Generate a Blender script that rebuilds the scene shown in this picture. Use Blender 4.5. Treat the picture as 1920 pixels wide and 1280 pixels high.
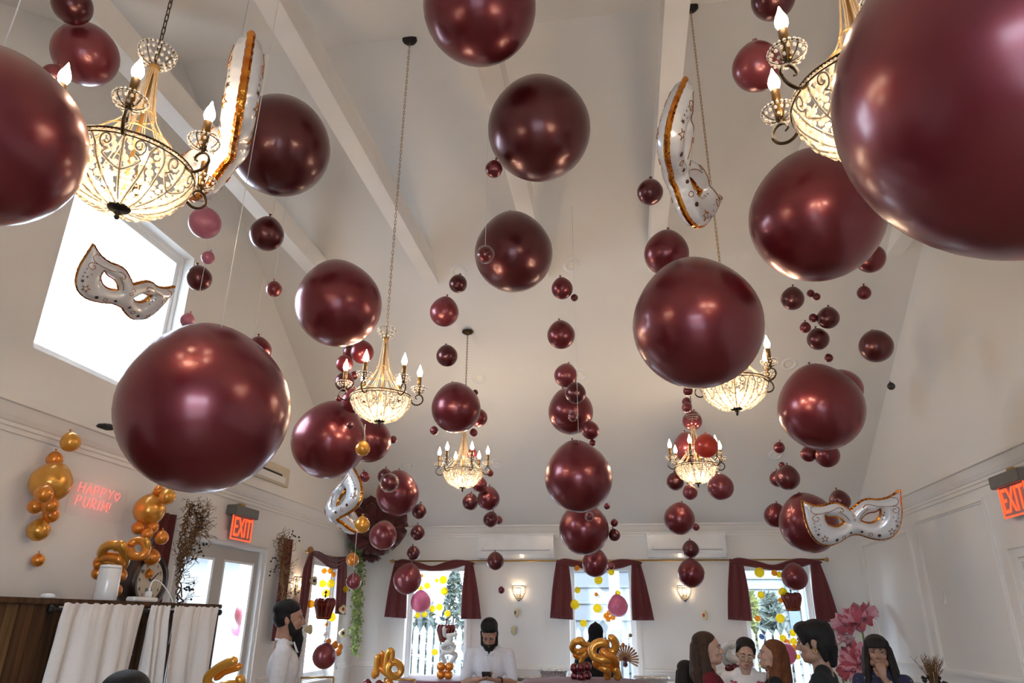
import bpy, bmesh, math, random
import numpy as np
from mathutils import Vector, Matrix, Euler
from mathutils.geometry import delaunay_2d_cdt

random.seed(7)
S = bpy.context.scene
COL = S.collection
PI = math.pi
for o in list(bpy.data.objects):
    bpy.data.objects.remove(o)

# ------------------------------------------------------------------ camera
FPX, YAW, PITCH, ROLL, CAMH = 1306.06, 0.155385, 0.378344, 0.0080357, 1.58
_f = Vector((-math.sin(YAW)*math.cos(PITCH), math.cos(YAW)*math.cos(PITCH), math.sin(PITCH)))
_r = Vector((math.cos(YAW), math.sin(YAW), 0)); _u = _r.cross(_f)
CR = _r*math.cos(ROLL) + _u*math.sin(ROLL)
CU = -_r*math.sin(ROLL) + _u*math.cos(ROLL)
CF = _f
CAM = Vector((0, 0, CAMH))
cam = bpy.data.objects.new('camera', bpy.data.cameras.new('camera'))
COL.objects.link(cam)
M = Matrix.Identity(4)
for i in range(3):
    M[i][0] = CR[i]; M[i][1] = CU[i]; M[i][2] = -CF[i]; M[i][3] = CAM[i]
cam.matrix_world = M
cam.data.sensor_width = 36; cam.data.lens = FPX/1920*36
cam.data.clip_start = .05
S.camera = cam

# ------------------------------------------------------------------ world, daylight, exposure
S.view_settings.view_transform = 'Standard'; S.view_settings.look = 'None'
S.view_settings.gamma = 1; S.view_settings.use_curve_mapping = False
S.view_settings.exposure = 0.09
W = bpy.data.worlds.new('overcast_sky'); S.world = W; W.use_nodes = True
bg = W.node_tree.nodes['Background']
bg.inputs[0].default_value = (.74, .87, 1.0, 1); bg.inputs[1].default_value = 13.5

def portal(name, loc, direction, sx, sy):
    """daylight portal in a window opening: it only guides sampling of the sky"""
    l = bpy.data.lights.new(name, 'AREA'); l.shape = 'RECTANGLE'; l.size = sx; l.size_y = sy
    l.cycles.is_portal = True
    o = bpy.data.objects.new(name, l); COL.objects.link(o)
    o.location = loc; o.rotation_euler = Vector(direction).to_track_quat('-Z', 'Y').to_euler()
    return o

def lamp(name, loc, power, color=(1, .77, .55), r=.02):
    l = bpy.data.lights.new(name, 'POINT'); l.energy = power; l.color = color; l.shadow_soft_size = r
    o = bpy.data.objects.new(name, l); COL.objects.link(o); o.location = loc
    return o

# room constants (metres): camera at the origin, room axis along +Y
XL, XR, YE, YB = -3.62, 2.90, 9.65, -1.08
SL, ZEV = .63, 2.70
YR = (YE+YB)/2
def zceil(y): return ZEV + SL*(YE-y) if y >= YR else ZEV + SL*(y-YB)
ZR = zceil(YR)
portal('daylight_portal', (XL-.07, 4.27, 3.82), (1, 0, 0), 1.36, 1.36)
portal('daylight_portal', (XL-.07, 6.2, 1.1), (1, 0, 0), 1.5, 2.2)
portal('daylight_portal', (XL-.07, 8.57, 1.55), (1, 0, 0), .86, 1.35)
for k in range(3):
    portal('daylight_portal', (-2.5+2.19*k, YE+.07, 1.53), (0, -1, 0), .8, 1.4)
portal('daylight_portal', (-.05, YB-.07, 1.45), (0, 1, 0), 2.0, 2.0)

# ------------------------------------------------------------------ pixel -> world
def ray(p):
    return CF + CR*((p[0]-960)/FPX) - CU*((p[1]-640)/FPX)
def at(px, py, zc): return CAM + ray((px, py))*zc
def wx(px, py, X):
    d = ray((px, py)); return CAM + d*(X/d.x)
def wy(px, py, Y):
    d = ray((px, py)); return CAM + d*(Y/d.y)
def wz(px, py, Z):
    d = ray((px, py)); return CAM + d*((Z-CAMH)/d.z)

# ------------------------------------------------------------------ materials
MAT = {}
def mat(name, col, rough=.5, metal=0., spec=.5, coat=0., coatr=.1, es=0., ecol=None, noise=None,
        bump=None, sheen=0., trans=0., col2=None, wave=None, alpha=1., sss=0., stretch=None):
    m = bpy.data.materials.new(name); m.use_nodes = True
    nt = m.node_tree; N = nt.nodes; L = nt.links
    b = N['Principled BSDF']
    b.inputs['Base Color'].default_value = (*col, 1); b.inputs['Roughness'].default_value = rough
    b.inputs['Metallic'].default_value = metal; b.inputs['Specular IOR Level'].default_value = spec
    b.inputs['Coat Weight'].default_value = coat; b.inputs['Coat IOR'].default_value = 1.6; b.inputs['Coat Roughness'].default_value = coatr
    b.inputs['Sheen Weight'].default_value = sheen; b.inputs['Transmission Weight'].default_value = trans
    b.inputs['Alpha'].default_value = alpha
    if sss: b.inputs['Subsurface Weight'].default_value = sss; b.inputs['Subsurface Radius'].default_value = (.02, .008, .004)
    if es:
        b.inputs['Emission Color'].default_value = (*(ecol or col), 1); b.inputs['Emission Strength'].default_value = es
    tc = N.new('ShaderNodeTexCoord'); mp = N.new('ShaderNodeMapping')
    L.new(tc.outputs['Object'], mp.inputs['Vector'])
    if stretch: mp.inputs['Scale'].default_value = stretch
    if noise or col2:
        sc, lo, hi = noise or (6, .4, .6)
        if wave:
            n = N.new('ShaderNodeTexWave'); n.inputs['Scale'].default_value = sc; n.inputs['Distortion'].default_value = wave
            n.inputs['Detail'].default_value = 3
        else:
            n = N.new('ShaderNodeTexNoise'); n.inputs['Scale'].default_value = sc; n.inputs['Detail'].default_value = 5
        L.new(mp.outputs[0], n.inputs['Vector'])
        r = N.new('ShaderNodeValToRGB'); r.color_ramp.elements[0].position = lo; r.color_ramp.elements[1].position = hi
        c2 = col2 or tuple(c*.9 for c in col)
        r.color_ramp.elements[0].color = (*c2, 1); r.color_ramp.elements[1].color = (*col, 1)
        L.new(n.outputs['Fac'], r.inputs['Fac']); L.new(r.outputs['Color'], b.inputs['Base Color'])
    if bump:
        sc, st = bump[:2]
        n2 = N.new('ShaderNodeTexNoise'); n2.inputs['Scale'].default_value = sc; n2.inputs['Detail'].default_value = 4
        L.new(mp.outputs[0], n2.inputs['Vector'])
        bp = N.new('ShaderNodeBump'); bp.inputs['Strength'].default_value = st; bp.inputs['Distance'].default_value = .01
        L.new(n2.outputs['Fac'], bp.inputs['Height']); L.new(bp.outputs['Normal'], b.inputs['Normal'])
    MAT[name] = m
    return m

def glassy(name, col, transp, rough=.05, fres=5.):
    """thin clear sheet: transparent mixed with a glossy reflection"""
    m = bpy.data.materials.new(name); m.use_nodes = True
    nt = m.node_tree; N = nt.nodes; L = nt.links
    N.remove(N['Principled BSDF'])
    t = N.new('ShaderNodeBsdfTransparent'); t.inputs[0].default_value = (*col, 1)
    g = N.new('ShaderNodeBsdfGlossy'); g.inputs['Roughness'].default_value = rough
    lw = N.new('ShaderNodeLayerWeight'); lw.inputs['Blend'].default_value = .5
    pw = N.new('ShaderNodeMath'); pw.operation = 'POWER'; pw.inputs[1].default_value = fres
    ma = N.new('ShaderNodeMath'); ma.operation = 'MULTIPLY_ADD'; ma.inputs[1].default_value = transp; ma.inputs[2].default_value = .035
    mx = N.new('ShaderNodeMixShader')
    L.new(lw.outputs['Facing'], pw.inputs[0]); L.new(pw.outputs[0], ma.inputs[0]); L.new(ma.outputs[0], mx.inputs[0])
    L.new(t.outputs[0], mx.inputs[1]); L.new(g.outputs[0], mx.inputs[2])
    L.new(mx.outputs[0], N['Material Output'].inputs['Surface'])
    MAT[name] = m
    return m

def crystal(name, col, glow=.55):
    """cut crystal bead: part clear, part scattering the lamp light behind it, with a gloss"""
    m = bpy.data.materials.new(name); m.use_nodes = True
    nt = m.node_tree; N = nt.nodes; L = nt.links
    N.remove(N['Principled BSDF'])
    t = N.new('ShaderNodeBsdfTransparent'); t.inputs[0].default_value = (1, .97, .92, 1)
    tl = N.new('ShaderNodeBsdfTranslucent'); tl.inputs[0].default_value = (*col, 1)
    df = N.new('ShaderNodeBsdfDiffuse'); df.inputs[0].default_value = (*col, 1)
    g = N.new('ShaderNodeBsdfGlossy'); g.inputs['Roughness'].default_value = .08
    m1 = N.new('ShaderNodeMixShader'); m1.inputs[0].default_value = .5
    m2 = N.new('ShaderNodeMixShader'); m2.inputs[0].default_value = glow
    m3 = N.new('ShaderNodeMixShader'); m3.inputs[0].default_value = .15
    L.new(tl.outputs[0], m1.inputs[1]); L.new(df.outputs[0], m1.inputs[2])
    L.new(t.outputs[0], m2.inputs[1]); L.new(m1.outputs[0], m2.inputs[2])
    L.new(m2.outputs[0], m3.inputs[1]); L.new(g.outputs[0], m3.inputs[2])
    L.new(m3.outputs[0], N['Material Output'].inputs['Surface'])
    MAT[name] = m
    return m

def glowglass(name, col, strength):
    m = bpy.data.materials.new(name); m.use_nodes = True
    nt = m.node_tree; N = nt.nodes; L = nt.links
    N.remove(N['Principled BSDF'])
    t = N.new('ShaderNodeBsdfTransparent'); e = N.new('ShaderNodeEmission')
    e.inputs[0].default_value = (*col, 1); e.inputs[1].default_value = strength
    a = N.new('ShaderNodeAddShader')
    L.new(t.outputs[0], a.inputs[0]); L.new(e.outputs[0], a.inputs[1]); L.new(a.outputs[0], N['Material Output'].inputs['Surface'])
    m.cycles.emission_sampling = 'NONE'
    MAT[name] = m
    return m

mat('paint', (.80, .79, .77), .6, noise=(1.3, .3, .7), col2=(.787, .775, .753), bump=(60, .03))
mat('trim_paint', (.82, .80, .77), .38, noise=(4, .3, .7), col2=(.80, .78, .745))
mat('beam_paint', (.87, .865, .86), .42, noise=(3, .3, .7), col2=(.82, .81, .79))
mat('floor_wood', (.34, .25, .18), .4, noise=(3, .3, .7), col2=(.24, .17, .12), stretch=(8, .6, 1))
mat('white_vinyl', (.86, .87, .88), .35, noise=(5, .3, .7), col2=(.84, .85, .86))
mat('grey_door', (.50, .48, .45), .4, noise=(5, .3, .7), col2=(.48, .46, .43))
glassy('pane', (.97, .985, 1), .6)
def balloonmat(name, col, metal=.72, rough=.34, coat=.65, coatr=.19, col2=None, trans=0., tcol=(.95, .10, .04)):
    m = mat(name, col, rough, metal, .6, coat, coatr, noise=(3, .35, .65), col2=col2 or tuple(c*.9 for c in col))
    if trans:   # stretched latex lets a little of the lamp light behind it through
        nt = m.node_tree; t = nt.nodes.new('ShaderNodeBsdfTranslucent'); t.inputs[0].default_value = (*tcol, 1)
        x = nt.nodes.new('ShaderNodeMixShader'); x.inputs[0].default_value = trans
        nt.links.new(nt.nodes['Principled BSDF'].outputs[0], x.inputs[1]); nt.links.new(t.outputs[0], x.inputs[2])
        nt.links.new(x.outputs[0], nt.nodes['Material Output'].inputs['Surface'])
    return m
balloonmat('burgundy', (.180, .021, .033), trans=.11)
balloonmat('burgundy_dark', (.105, .014, .020), trans=.08)
balloonmat('burgundy_rosy', (.24, .036, .050), .5, .34, trans=.10)
balloonmat('coral', (.50, .06, .035), .3, .33, trans=.35)  # base colour also carries the glow of candles behind this balloon
balloonmat('pink', (.50, .16, .25), .1, .38, .3)
balloonmat('hotpink', (.55, .10, .17), .1, .35, .3)
balloonmat('amber', (.78, .26, .022), .45, .28, .4)
balloonmat('gold', (.78, .36, .045), .5, .27, .4)
balloonmat('yellow', (.88, .62, .04), .05, .35, .3)
balloonmat('white_latex', (.80, .79, .77), 0, .35, .3)
balloonmat('blue', (.08, .2, .55), .2, .3, .3)
balloonmat('black_latex', (.012, .010, .010), .1, .4, .2)
glassy('clear_latex', (.96, .96, .96), .7, .06, 3.5)
def thinlatex(name, col, through, mixf=.5):
    """stretched latex: pearly surface that also passes the light behind it"""
    m = mat(name, col, .32, .05, .5, .3, .15, noise=(3, .35, .65), col2=tuple(c*.93 for c in col))
    nt = m.node_tree; N = nt.nodes; L = nt.links
    out = N['Material Output']; b = N['Principled BSDF']
    t = N.new('ShaderNodeBsdfTransparent'); t.inputs[0].default_value = (*through, 1)
    tl = N.new('ShaderNodeBsdfTranslucent'); tl.inputs[0].default_value = (*through, 1)
    m1 = N.new('ShaderNodeMixShader'); m1.inputs[0].default_value = .5
    m2 = N.new('ShaderNodeMixShader'); m2.inputs[0].default_value = mixf
    L.new(t.outputs[0], m1.inputs[1]); L.new(tl.outputs[0], m1.inputs[2])
    L.new(b.outputs[0], m2.inputs[1]); L.new(m1.outputs[0], m2.inputs[2]); L.new(m2.outputs[0], out.inputs['Surface'])
    return m
thinlatex('pink_thin', (.62, .17, .27), (.80, .38, .50), .4)
thinlatex('yellow_thin', (.92, .68, .03), (1.0, .86, .10), .62)
thinlatex('orange_thin', (.88, .38, .03), (1.0, .60, .10), .5)
mat('foil_white', (.72, .75, .79), .22, .25, .6, .4, .06, bump=(9, .35), noise=(4, .3, .7), col2=(.68, .71, .76))
mat('foil_gold', (.80, .33, .05), .16, 1., .6, bump=(22, .9), noise=(18, .3, .7), col2=(.48, .13, .012))
mat('foil_burgundy', (.16, .018, .02), .2, .6, .6, .4, bump=(14, .4))
mat('print_gold', (.42, .15, .03), .25, .9)
mat('print_dark', (.10, .045, .03), .3, .6)
mat('bronze', (.075, .045, .022), .38, .85, noise=(30, .3, .7), col2=(.045, .028, .014))
mat('brass', (.55, .34, .12), .32, .9, noise=(20, .3, .7), col2=(.42, .24, .08))
mat('pale_gold', (.66, .52, .34), .35, .6, noise=(20, .3, .7), col2=(.52, .38, .22))
mat('candle_sleeve', (.20, .11, .035), .35, .7, noise=(20, .3, .7), col2=(.14, .075, .022))
mat('black_metal', (.015, .013, .011), .45, .4, noise=(20, .3, .7))
crystal('crystal', (.95, .88, .76), .6)
crystal('crystal_clear', (.93, .90, .86), .38)
glowglass('bulb_glow', (1, .72, .42), 22)
mat('burgundy_cloth', (.135, .016, .018), .75, sheen=.25, noise=(40, .3, .7), col2=(.105, .011, .014), bump=(120, .15))
mat('burgundy_drape', (.12, .014, .014), .8, sheen=.1, noise=(40, .3, .7), col2=(.09, .010, .011))
mat('table_cloth', (.16, .03, .055), .7, sheen=.2, noise=(60, .3, .7))
mat('white_curtain', (.78, .755, .745), .8, sheen=.2, noise=(50, .3, .7), col2=(.75, .725, .715), bump=(150, .1))
mat('plank_wood', (.125, .058, .024), .7, spec=.2, noise=(3, .25, .75), col2=(.026, .012, .007), stretch=(9, 9, .55), bump=(20, .2))
mat('plank_wood_light', (.22, .12, .048), .7, spec=.2, noise=(3, .25, .75), col2=(.05, .024, .011), stretch=(9, 9, .55), bump=(20, .2))
mat('neon', (1, .16, .12), .4, es=1.15, ecol=(1, .17, .15))
mat('acrylic', (.85, .80, .80), .1, alpha=.03)
mat('exit_face', (.30, .27, .26), .4)
mat('exit_glow', (1, .10, .03), .4, es=1.6, ecol=(1, .075, .02))
mat('exit_housing', (.20, .195, .18), .45, .3, noise=(20, .3, .7))
mat('plastic_white', (.86, .86, .86), .25, coat=.4, noise=(5, .3, .7), col2=(.785, .785, .785))
mat('plastic_grey', (.35, .35, .35), .4)
mat('black', (.012, .012, .013), .5)
mat('clock_wood', (.030, .014, .009), .3, coat=.4, noise=(9, .3, .7), col2=(.017, .008, .006), stretch=(1, 4, 1))
mat('clock_face', (.64, .56, .44), .5, noise=(8, .3, .7), col2=(.60, .52, .40))
mat('ink', (.025, .02, .018), .5)
mat('lcd', (.16, .17, .15), .3)
mat('lens_white', (.85, .83, .78), .3)
mat('twig', (.27, .145, .06), .8, spec=.2, noise=(20, .3, .7), col2=(.15, .075, .03))
mat('berry', (.012, .009, .011), .35)
mat('leaf', (.30, .38, .08), .5, noise=(12, .3, .7), col2=(.08, .14, .03), sheen=.2)
mat('rose_dark', (.10, .010, .010), .7, sheen=.3, noise=(10, .3, .7), col2=(.05, .006, .007))
mat('petal_red', (.52, .10, .15), .6, noise=(7, .35, .65), col2=(.40, .05, .09), sheen=.3)
mat('petal_pink', (.72, .38, .46), .6, noise=(7, .35, .65), col2=(.60, .22, .32), sheen=.3)
mat('petal_edge', (.82, .66, .70), .6, sheen=.3)
mat('stem_green', (.18, .28, .07), .5)
mat('cookie', (.72, .64, .40), .7, noise=(20, .3, .7), col2=(.64, .54, .30))
mat('jam', (.35, .02, .02), .3)
mat('foil_tray', (.62, .62, .62), .22, 1., bump=(40, .8))
mat('gold_chair', (.55, .36, .12), .3, .9)
mat('fan_paper', (.42, .22, .08), .6, noise=(9, .3, .7), col2=(.28, .13, .045))
mat('thread', (.75, .74, .72), .5)
def skinmat(n, c): return mat(n, c, .5, sss=.12, noise=(18, .3, .7), col2=tuple(x*.88 for x in c))
skinmat('skin_light', (.50, .30, .22)); skinmat('skin_warm', (.42, .22, .15)); skinmat('skin_tan', (.36, .20, .135))
mat('lip', (.36, .10, .09), .4)
mat('eye_white', (.62, .60, .57), .2); mat('iris', (.035, .02, .014), .15)
def hairmat(n, c, c2): return mat(n, c, .5, spec=.2, noise=(22, .3, .7), col2=c2, stretch=(6, 6, .5), bump=(40, .5))
hairmat('hair_black', (.012, .010, .010), (.006, .005, .006)); hairmat('hair_brown', (.070, .036, .022), (.030, .015, .011))
hairmat('hair_auburn', (.20, .068, .026), (.09, .028, .012)); hairmat('hair_dark', (.025, .017, .014), (.011, .008, .008))
def cloth(n, c, **k): return mat(n, c, .85, spec=.2, sheen=.02, noise=k.pop('noise', (45, .3, .7)), bump=(90, .12), **k)
cloth('shirt_white', (.74, .73, .76)); cloth('shirt_pale', (.68, .69, .76)); cloth('tee_white', (.80, .77, .76))
cloth('black_cloth', (.010, .010, .011)); cloth('charcoal_cloth', (.016, .019, .020)); cloth('wine_cloth', (.13, .012, .020))
mat('navy_dots', (.42, .42, .48), .8, noise=(24, .60, .64), col2=(.018, .020, .065))
cloth('trouser', (.02, .02, .025))
mat('steel', (.6, .6, .6), .25, 1.)
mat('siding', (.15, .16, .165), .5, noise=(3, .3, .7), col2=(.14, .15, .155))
mat('siding_grey', (.11, .12, .13), .5, noise=(3, .3, .7), col2=(.10, .11, .12))  # darker grey siding: garage, house backing wall and outbuilding roof
mat('fence_white', (.23, .235, .24), .45, noise=(3, .3, .7))
mat('pavement', (.26, .26, .26), .8, noise=(3, .3, .7))
mat('shrub', (.08, .10, .08), .7, noise=(9, .3, .7), col2=(.035, .05, .043))
mat('shrub_olive', (.15, .16, .04), .6, noise=(9, .3, .7), col2=(.09, .11, .03))
mat('bark', (.12, .08, .05), .8)
mat('dark_glass', (.05, .08, .10), .1)

# ------------------------------------------------------------------ mesh builder
class MB:
    def __init__(s): s.v = []; s.f = []; s.sm = []
    def add(s, vs, fs, smooth=False):
        b = len(s.v); s.v += [tuple(x) for x in vs]
        s.f += [tuple(i+b for i in f) for f in fs]; s.sm += [smooth]*len(fs)
        return s
    def hexa(s, p):  # 8 points: bottom 4 ccw, top 4 ccw
        return s.add(p, [(3, 2, 1, 0), (4, 5, 6, 7), (0, 1, 5, 4), (1, 2, 6, 5), (2, 3, 7, 6), (3, 0, 4, 7)])
    def box(s, a, b):
        x0, y0, z0 = [min(a[i], b[i]) for i in range(3)]; x1, y1, z1 = [max(a[i], b[i]) for i in range(3)]
        return s.hexa([(x0, y0, z0), (x1, y0, z0), (x1, y1, z0), (x0, y1, z0), (x0, y0, z1), (x1, y0, z1), (x1, y1, z1), (x0, y1, z1)])
    def bbox(s, a, b, e):  # box with chamfered edges
        x0, y0, z0 = [min(a[i], b[i]) for i in range(3)]; x1, y1, z1 = [max(a[i], b[i]) for i in range(3)]
        bm = bmesh.new(); bmesh.ops.create_cube(bm, size=1)
        for v in bm.verts: v.co = Vector(((x0+x1)/2+v.co.x*(x1-x0), (y0+y1)/2+v.co.y*(y1-y0), (z0+z1)/2+v.co.z*(z1-z0)))
        bmesh.ops.bevel(bm, geom=bm.edges[:], offset=e, segments=2, affect='EDGES')
        bm.verts.index_update()
        s.add([v.co.copy() for v in bm.verts], [[v.index for v in f.verts] for f in bm.faces], False); bm.free()
        return s
    def prism(s, poly, off):
        n = len(poly); off = Vector(off)
        return s.add([Vector(p) for p in poly]+[Vector(p)+off for p in poly],
                     [tuple(range(n-1, -1, -1)), tuple(range(n, 2*n))]+[(i, (i+1) % n, n+(i+1) % n, n+i) for i in range(n)])
    def tube(s, path, r, n=8, closed=False, caps=True, smooth=True, flat=None):
        P = [Vector(p) for p in path]; k = len(P)
        R = list(r) if hasattr(r, '__len__') else [r]*k
        T = []
        for i in range(k):
            a = P[(i-1) % k] if (closed or i > 0) else P[i]; b = P[(i+1) % k] if (closed or i < k-1) else P[i]
            t = b-a; T.append(t.normalized() if t.length > 1e-9 else Vector((0, 0, 1)))
        up = Vector((0, 0, 1)) if abs(T[0].z) < .9 else Vector((1, 0, 0))
        nrm = (up - T[0]*up.dot(T[0])).normalized(); vs = []
        for i in range(k):
            nrm = nrm - T[i]*nrm.dot(T[i])
            nrm = nrm.normalized() if nrm.length > 1e-6 else T[i].orthogonal().normalized()
            bi = T[i].cross(nrm)
            for j in range(n):
                a = 2*PI*j/n; fl = flat if flat else 1
                vs.append(P[i]+nrm*(math.cos(a)*R[i])+bi*(math.sin(a)*R[i]*fl))
        fs = []
        for i in range(k if closed else k-1):
            i2 = (i+1) % k
            for j in range(n): fs.append((i*n+j, i*n+(j+1) % n, i2*n+(j+1) % n, i2*n+j))
        s.add(vs, fs, smooth)
        if caps and not closed:
            b = len(s.v)-len(vs)
            s.f.append(tuple(b+j for j in range(n-1, -1, -1))); s.sm.append(False)
            s.f.append(tuple(b+(k-1)*n+j for j in range(n))); s.sm.append(False)
        return s
    def lathe(s, prof, n=24, M=None, smooth=True):
        M = M or Matrix.Identity(4); vs = []; fs = []; idx = []
        for r, z in prof:
            if r < 1e-6: idx.append([len(vs)]*n); vs.append(M@Vector((0, 0, z)))
            else:
                idx.append(list(range(len(vs), len(vs)+n)))
                for j in range(n):
                    a = 2*PI*j/n; vs.append(M@Vector((r*math.cos(a), r*math.sin(a), z)))
        for i in range(len(prof)-1):
            for j in range(n):
                q = [idx[i][j], idx[i][(j+1) % n], idx[i+1][(j+1) % n], idx[i+1][j]]
                u = []
                for x in q:
                    if x not in u: u.append(x)
                if len(u) > 2: fs.append(tuple(u))
        return s.add(vs, fs, smooth)
    def sph(s, c, r, n=16, m=10, rot=None, smooth=True):
        if not hasattr(r, '__len__'): r = (r, r, r)
        M3 = (rot.to_3x3() if rot else Matrix.Identity(3)); c = Vector(c)
        MM = Matrix.Translation(c) @ M3.to_4x4() @ Matrix.Diagonal((r[0], r[1], r[2], 1))
        return s.lathe([(math.sin(PI*i/m), -math.cos(PI*i/m)) for i in range(m+1)], n, MM, smooth)
    def octa(s, c, r):
        c = Vector(c); d = [Vector(v)*r for v in ((1, 0, 0), (0, 1, 0), (-1, 0, 0), (0, -1, 0), (0, 0, 1), (0, 0, -1))]
        return s.add([c+x for x in d], [(0, 1, 4), (1, 2, 4), (2, 3, 4), (3, 0, 4), (1, 0, 5), (2, 1, 5), (3, 2, 5), (0, 3, 5)], True)
    def cap(s, p0, p1, r0, r1, n=12):
        p0 = Vector(p0); p1 = Vector(p1); d = p1-p0; L = max(d.length, 1e-5); q = d.normalized().to_track_quat('Z', 'Y') if d.length > 1e-6 else None
        M3 = q.to_matrix().to_4x4() if q else Matrix.Identity(4)
        pr = [(r0*math.sin(a), -r0*math.cos(a)) for a in [PI/2*i/4 for i in range(5)]] + [(r1*math.cos(a), L+r1*math.sin(a)) for a in [PI/2*i/4 for i in range(5)]]
        return s.lathe(pr, n, Matrix.Translation(p0) @ M3)
    def grid(s, rows, smooth=True, closed_u=False):
        nu = len(rows[0]); vs = [p for r in rows for p in r]; fs = []
        for i in range(len(rows)-1):
            for j in range(nu if closed_u else nu-1):
                j2 = (j+1) % nu
                fs.append((i*nu+j, i*nu+j2, (i+1)*nu+j2, (i+1)*nu+j))
        return s.add(vs, fs, smooth)
    def mesh(s, name, m=None):
        me = bpy.data.meshes.new(name); me.from_pydata([tuple(v) for v in s.v], [], s.f); me.update()
        me.polygons.foreach_set('use_smooth', s.sm)
        if m: me.materials.append(MAT[m] if isinstance(m, str) else m)
        return me

def link(name, me, parent=None, loc=None, rot=None, scale=None):
    o = bpy.data.objects.new(name, me); COL.objects.link(o)
    if parent: o.parent = parent
    if loc is not None: o.location = loc
    if rot is not None: o.rotation_euler = rot
    if scale is not None: o.scale = scale
    return o
def obj(name, mb, m, parent=None, loc=None, rot=None): return link(name, mb.mesh(name, m), parent, loc, rot)
def solid(o, t, off=0):
    md = o.modifiers.new('thickness', 'SOLIDIFY'); md.thickness = t; md.offset = off
    return o
def tag(o, label=None, cat=None, group=None, kind=None):
    if label: o['label'] = label
    if cat: o['category'] = cat
    if group: o['group'] = group
    if kind: o['kind'] = kind
    return o
def thing(name, label, cat, loc=(0, 0, 0), rotz=0, group=None):
    o = bpy.data.objects.new(name, None); COL.objects.link(o); o.empty_display_size = .1
    o.location = loc; o.rotation_euler = (0, 0, rotz)
    return tag(o, label, cat, group)
def structure(name, mb, m, label=None, parent=None):
    o = obj(name, mb, m, parent)
    if not parent: tag(o, label, None, None, 'structure')
    return o
def copy_tree(o, parent=None):
    c = o.copy(); COL.objects.link(c)
    if parent: c.parent = parent
    for ch in list(o.children): copy_tree(ch, c)
    return c
def arc(c, r, a0, a1, n, ax, ay): return [Vector(c)+Vector(ax)*(r*math.cos(a0+(a1-a0)*i/n))+Vector(ay)*(r*math.sin(a0+(a1-a0)*i/n)) for i in range(n+1)]
def smoothpath(pts, n=6):
    P = [Vector(p) for p in pts]; out = []
    for i in range(len(P)-1):
        p0 = P[max(i-1, 0)]; p1 = P[i]; p2 = P[i+1]; p3 = P[min(i+2, len(P)-1)]
        for k in range(n):
            t = k/n
            out.append(.5*((2*p1)+(p2-p0)*t+(2*p0-5*p1+4*p2-p3)*t*t+(3*p1-p0-3*p2+p3)*t**3))
    return out+[P[-1]]
DG = bpy.context.evaluated_depsgraph_get
def blob(name, mb, m, parent, voxel=.008, smooth=4, loc=None):
    """fuse overlapping closed shapes into one continuous skin"""
    me = mb.mesh(name); o = bpy.data.objects.new(name+'_src', me); COL.objects.link(o)
    r = o.modifiers.new('r', 'REMESH'); r.mode = 'VOXEL'; r.voxel_size = voxel
    if smooth: sm = o.modifiers.new('s', 'SMOOTH'); sm.iterations = smooth; sm.factor = .5
    dg = DG(); dg.update(); me2 = bpy.data.meshes.new_from_object(o.evaluated_get(dg)); me2.name = name
    bpy.data.objects.remove(o); bpy.data.meshes.remove(me)
    me2.polygons.foreach_set('use_smooth', [True]*len(me2.polygons))
    me2.materials.clear(); me2.materials.append(MAT[m])
    return link(name, me2, parent, loc)
def text_mesh(body, size, depth, m):
    c = bpy.data.curves.new('t', 'FONT'); c.body = body; c.size = size; c.extrude = depth; c.align_x = 'CENTER'; c.align_y = 'CENTER'
    o = bpy.data.objects.new('t', c); COL.objects.link(o); dg = DG(); dg.update()
    me = bpy.data.meshes.new_from_object(o.evaluated_get(dg)); bpy.data.objects.remove(o)
    me.materials.clear(); me.materials.append(MAT[m])
    return me

# ================================================================== the room
def wall_strips(mb, breaks, top, holes, put):
    """vertical strips of wall between breaks, minus the openings; put(s, z, side) gives the 3-D point"""
    bs = sorted(set(breaks+[h[0] for h in holes]+[h[1] for h in holes]))
    for a, b in zip(bs, bs[1:]):
        hs = sorted([h for h in holes if h[0] <= a+1e-6 and h[1] >= b-1e-6], key=lambda h: h[2])
        z = 0.
        segs = []
        for h in hs:
            if h[2] > z+1e-6: segs.append((z, z, h[2], h[2]))
            z = h[3]
        segs.append((z, z, top(a), top(b)))
        for z0a, z0b, z1a, z1b in segs:
            mb.hexa([put(a, z0a, 0), put(b, z0b, 0), put(b, z0b, 1), put(a, z0a, 1), put(a, z1a, 0), put(b, z1b, 0), put(b, z1b, 1), put(a, z1a, 1)])
    return mb

T = .16
GW = (3.585, 4.955, 3.146, 4.51)
DOOR = (5.42, 6.95, 0, 2.24)
LWIN = (8.13, 9.02, .90, 2.25)
structure('floor', MB().box((XL-T, YB-T, -.1), (XR+T, YE+T, 0)), 'floor_wood', 'brown wooden floor of the hall')
structure('wall_left', wall_strips(MB(), [YB-T, YB, YR, YE], lambda y: zceil(min(max(y, YB), YE)), [GW, DOOR, LWIN],
          lambda s, z, k: (XL-T*k, s, z)), 'paint', 'tall off-white gable wall with the high bright window')
structure('wall_right', wall_strips(MB(), [YB-T, YB, YR, YE], lambda y: zceil(min(max(y, YB), YE)), [(4.95, 5.93, 0, 2.03)],
          lambda s, z, k: (XR+T*k, s, z)), 'paint', 'tall off-white gable wall with panel mouldings')
EW = [(-2.5+2.19*k-.42, -2.5+2.19*k+.42, .82, 2.24) for k in range(3)]
structure('wall_end', wall_strips(MB(), [XL-T, XL, XR, XR+T], lambda x: zceil(YE), EW, lambda s, z, k: (s, YE+T*k, z)), 'paint',
          'off-white end wall with three narrow windows')
BW = [(-1.05, .95, .45, 2.45)]
structure('wall_back', wall_strips(MB(), [XL, XR], lambda x: zceil(YB), BW, lambda s, z, k: (s, YB-T*k, z)), 'paint', 'off-white wall behind the camera')
cl = MB()
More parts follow.
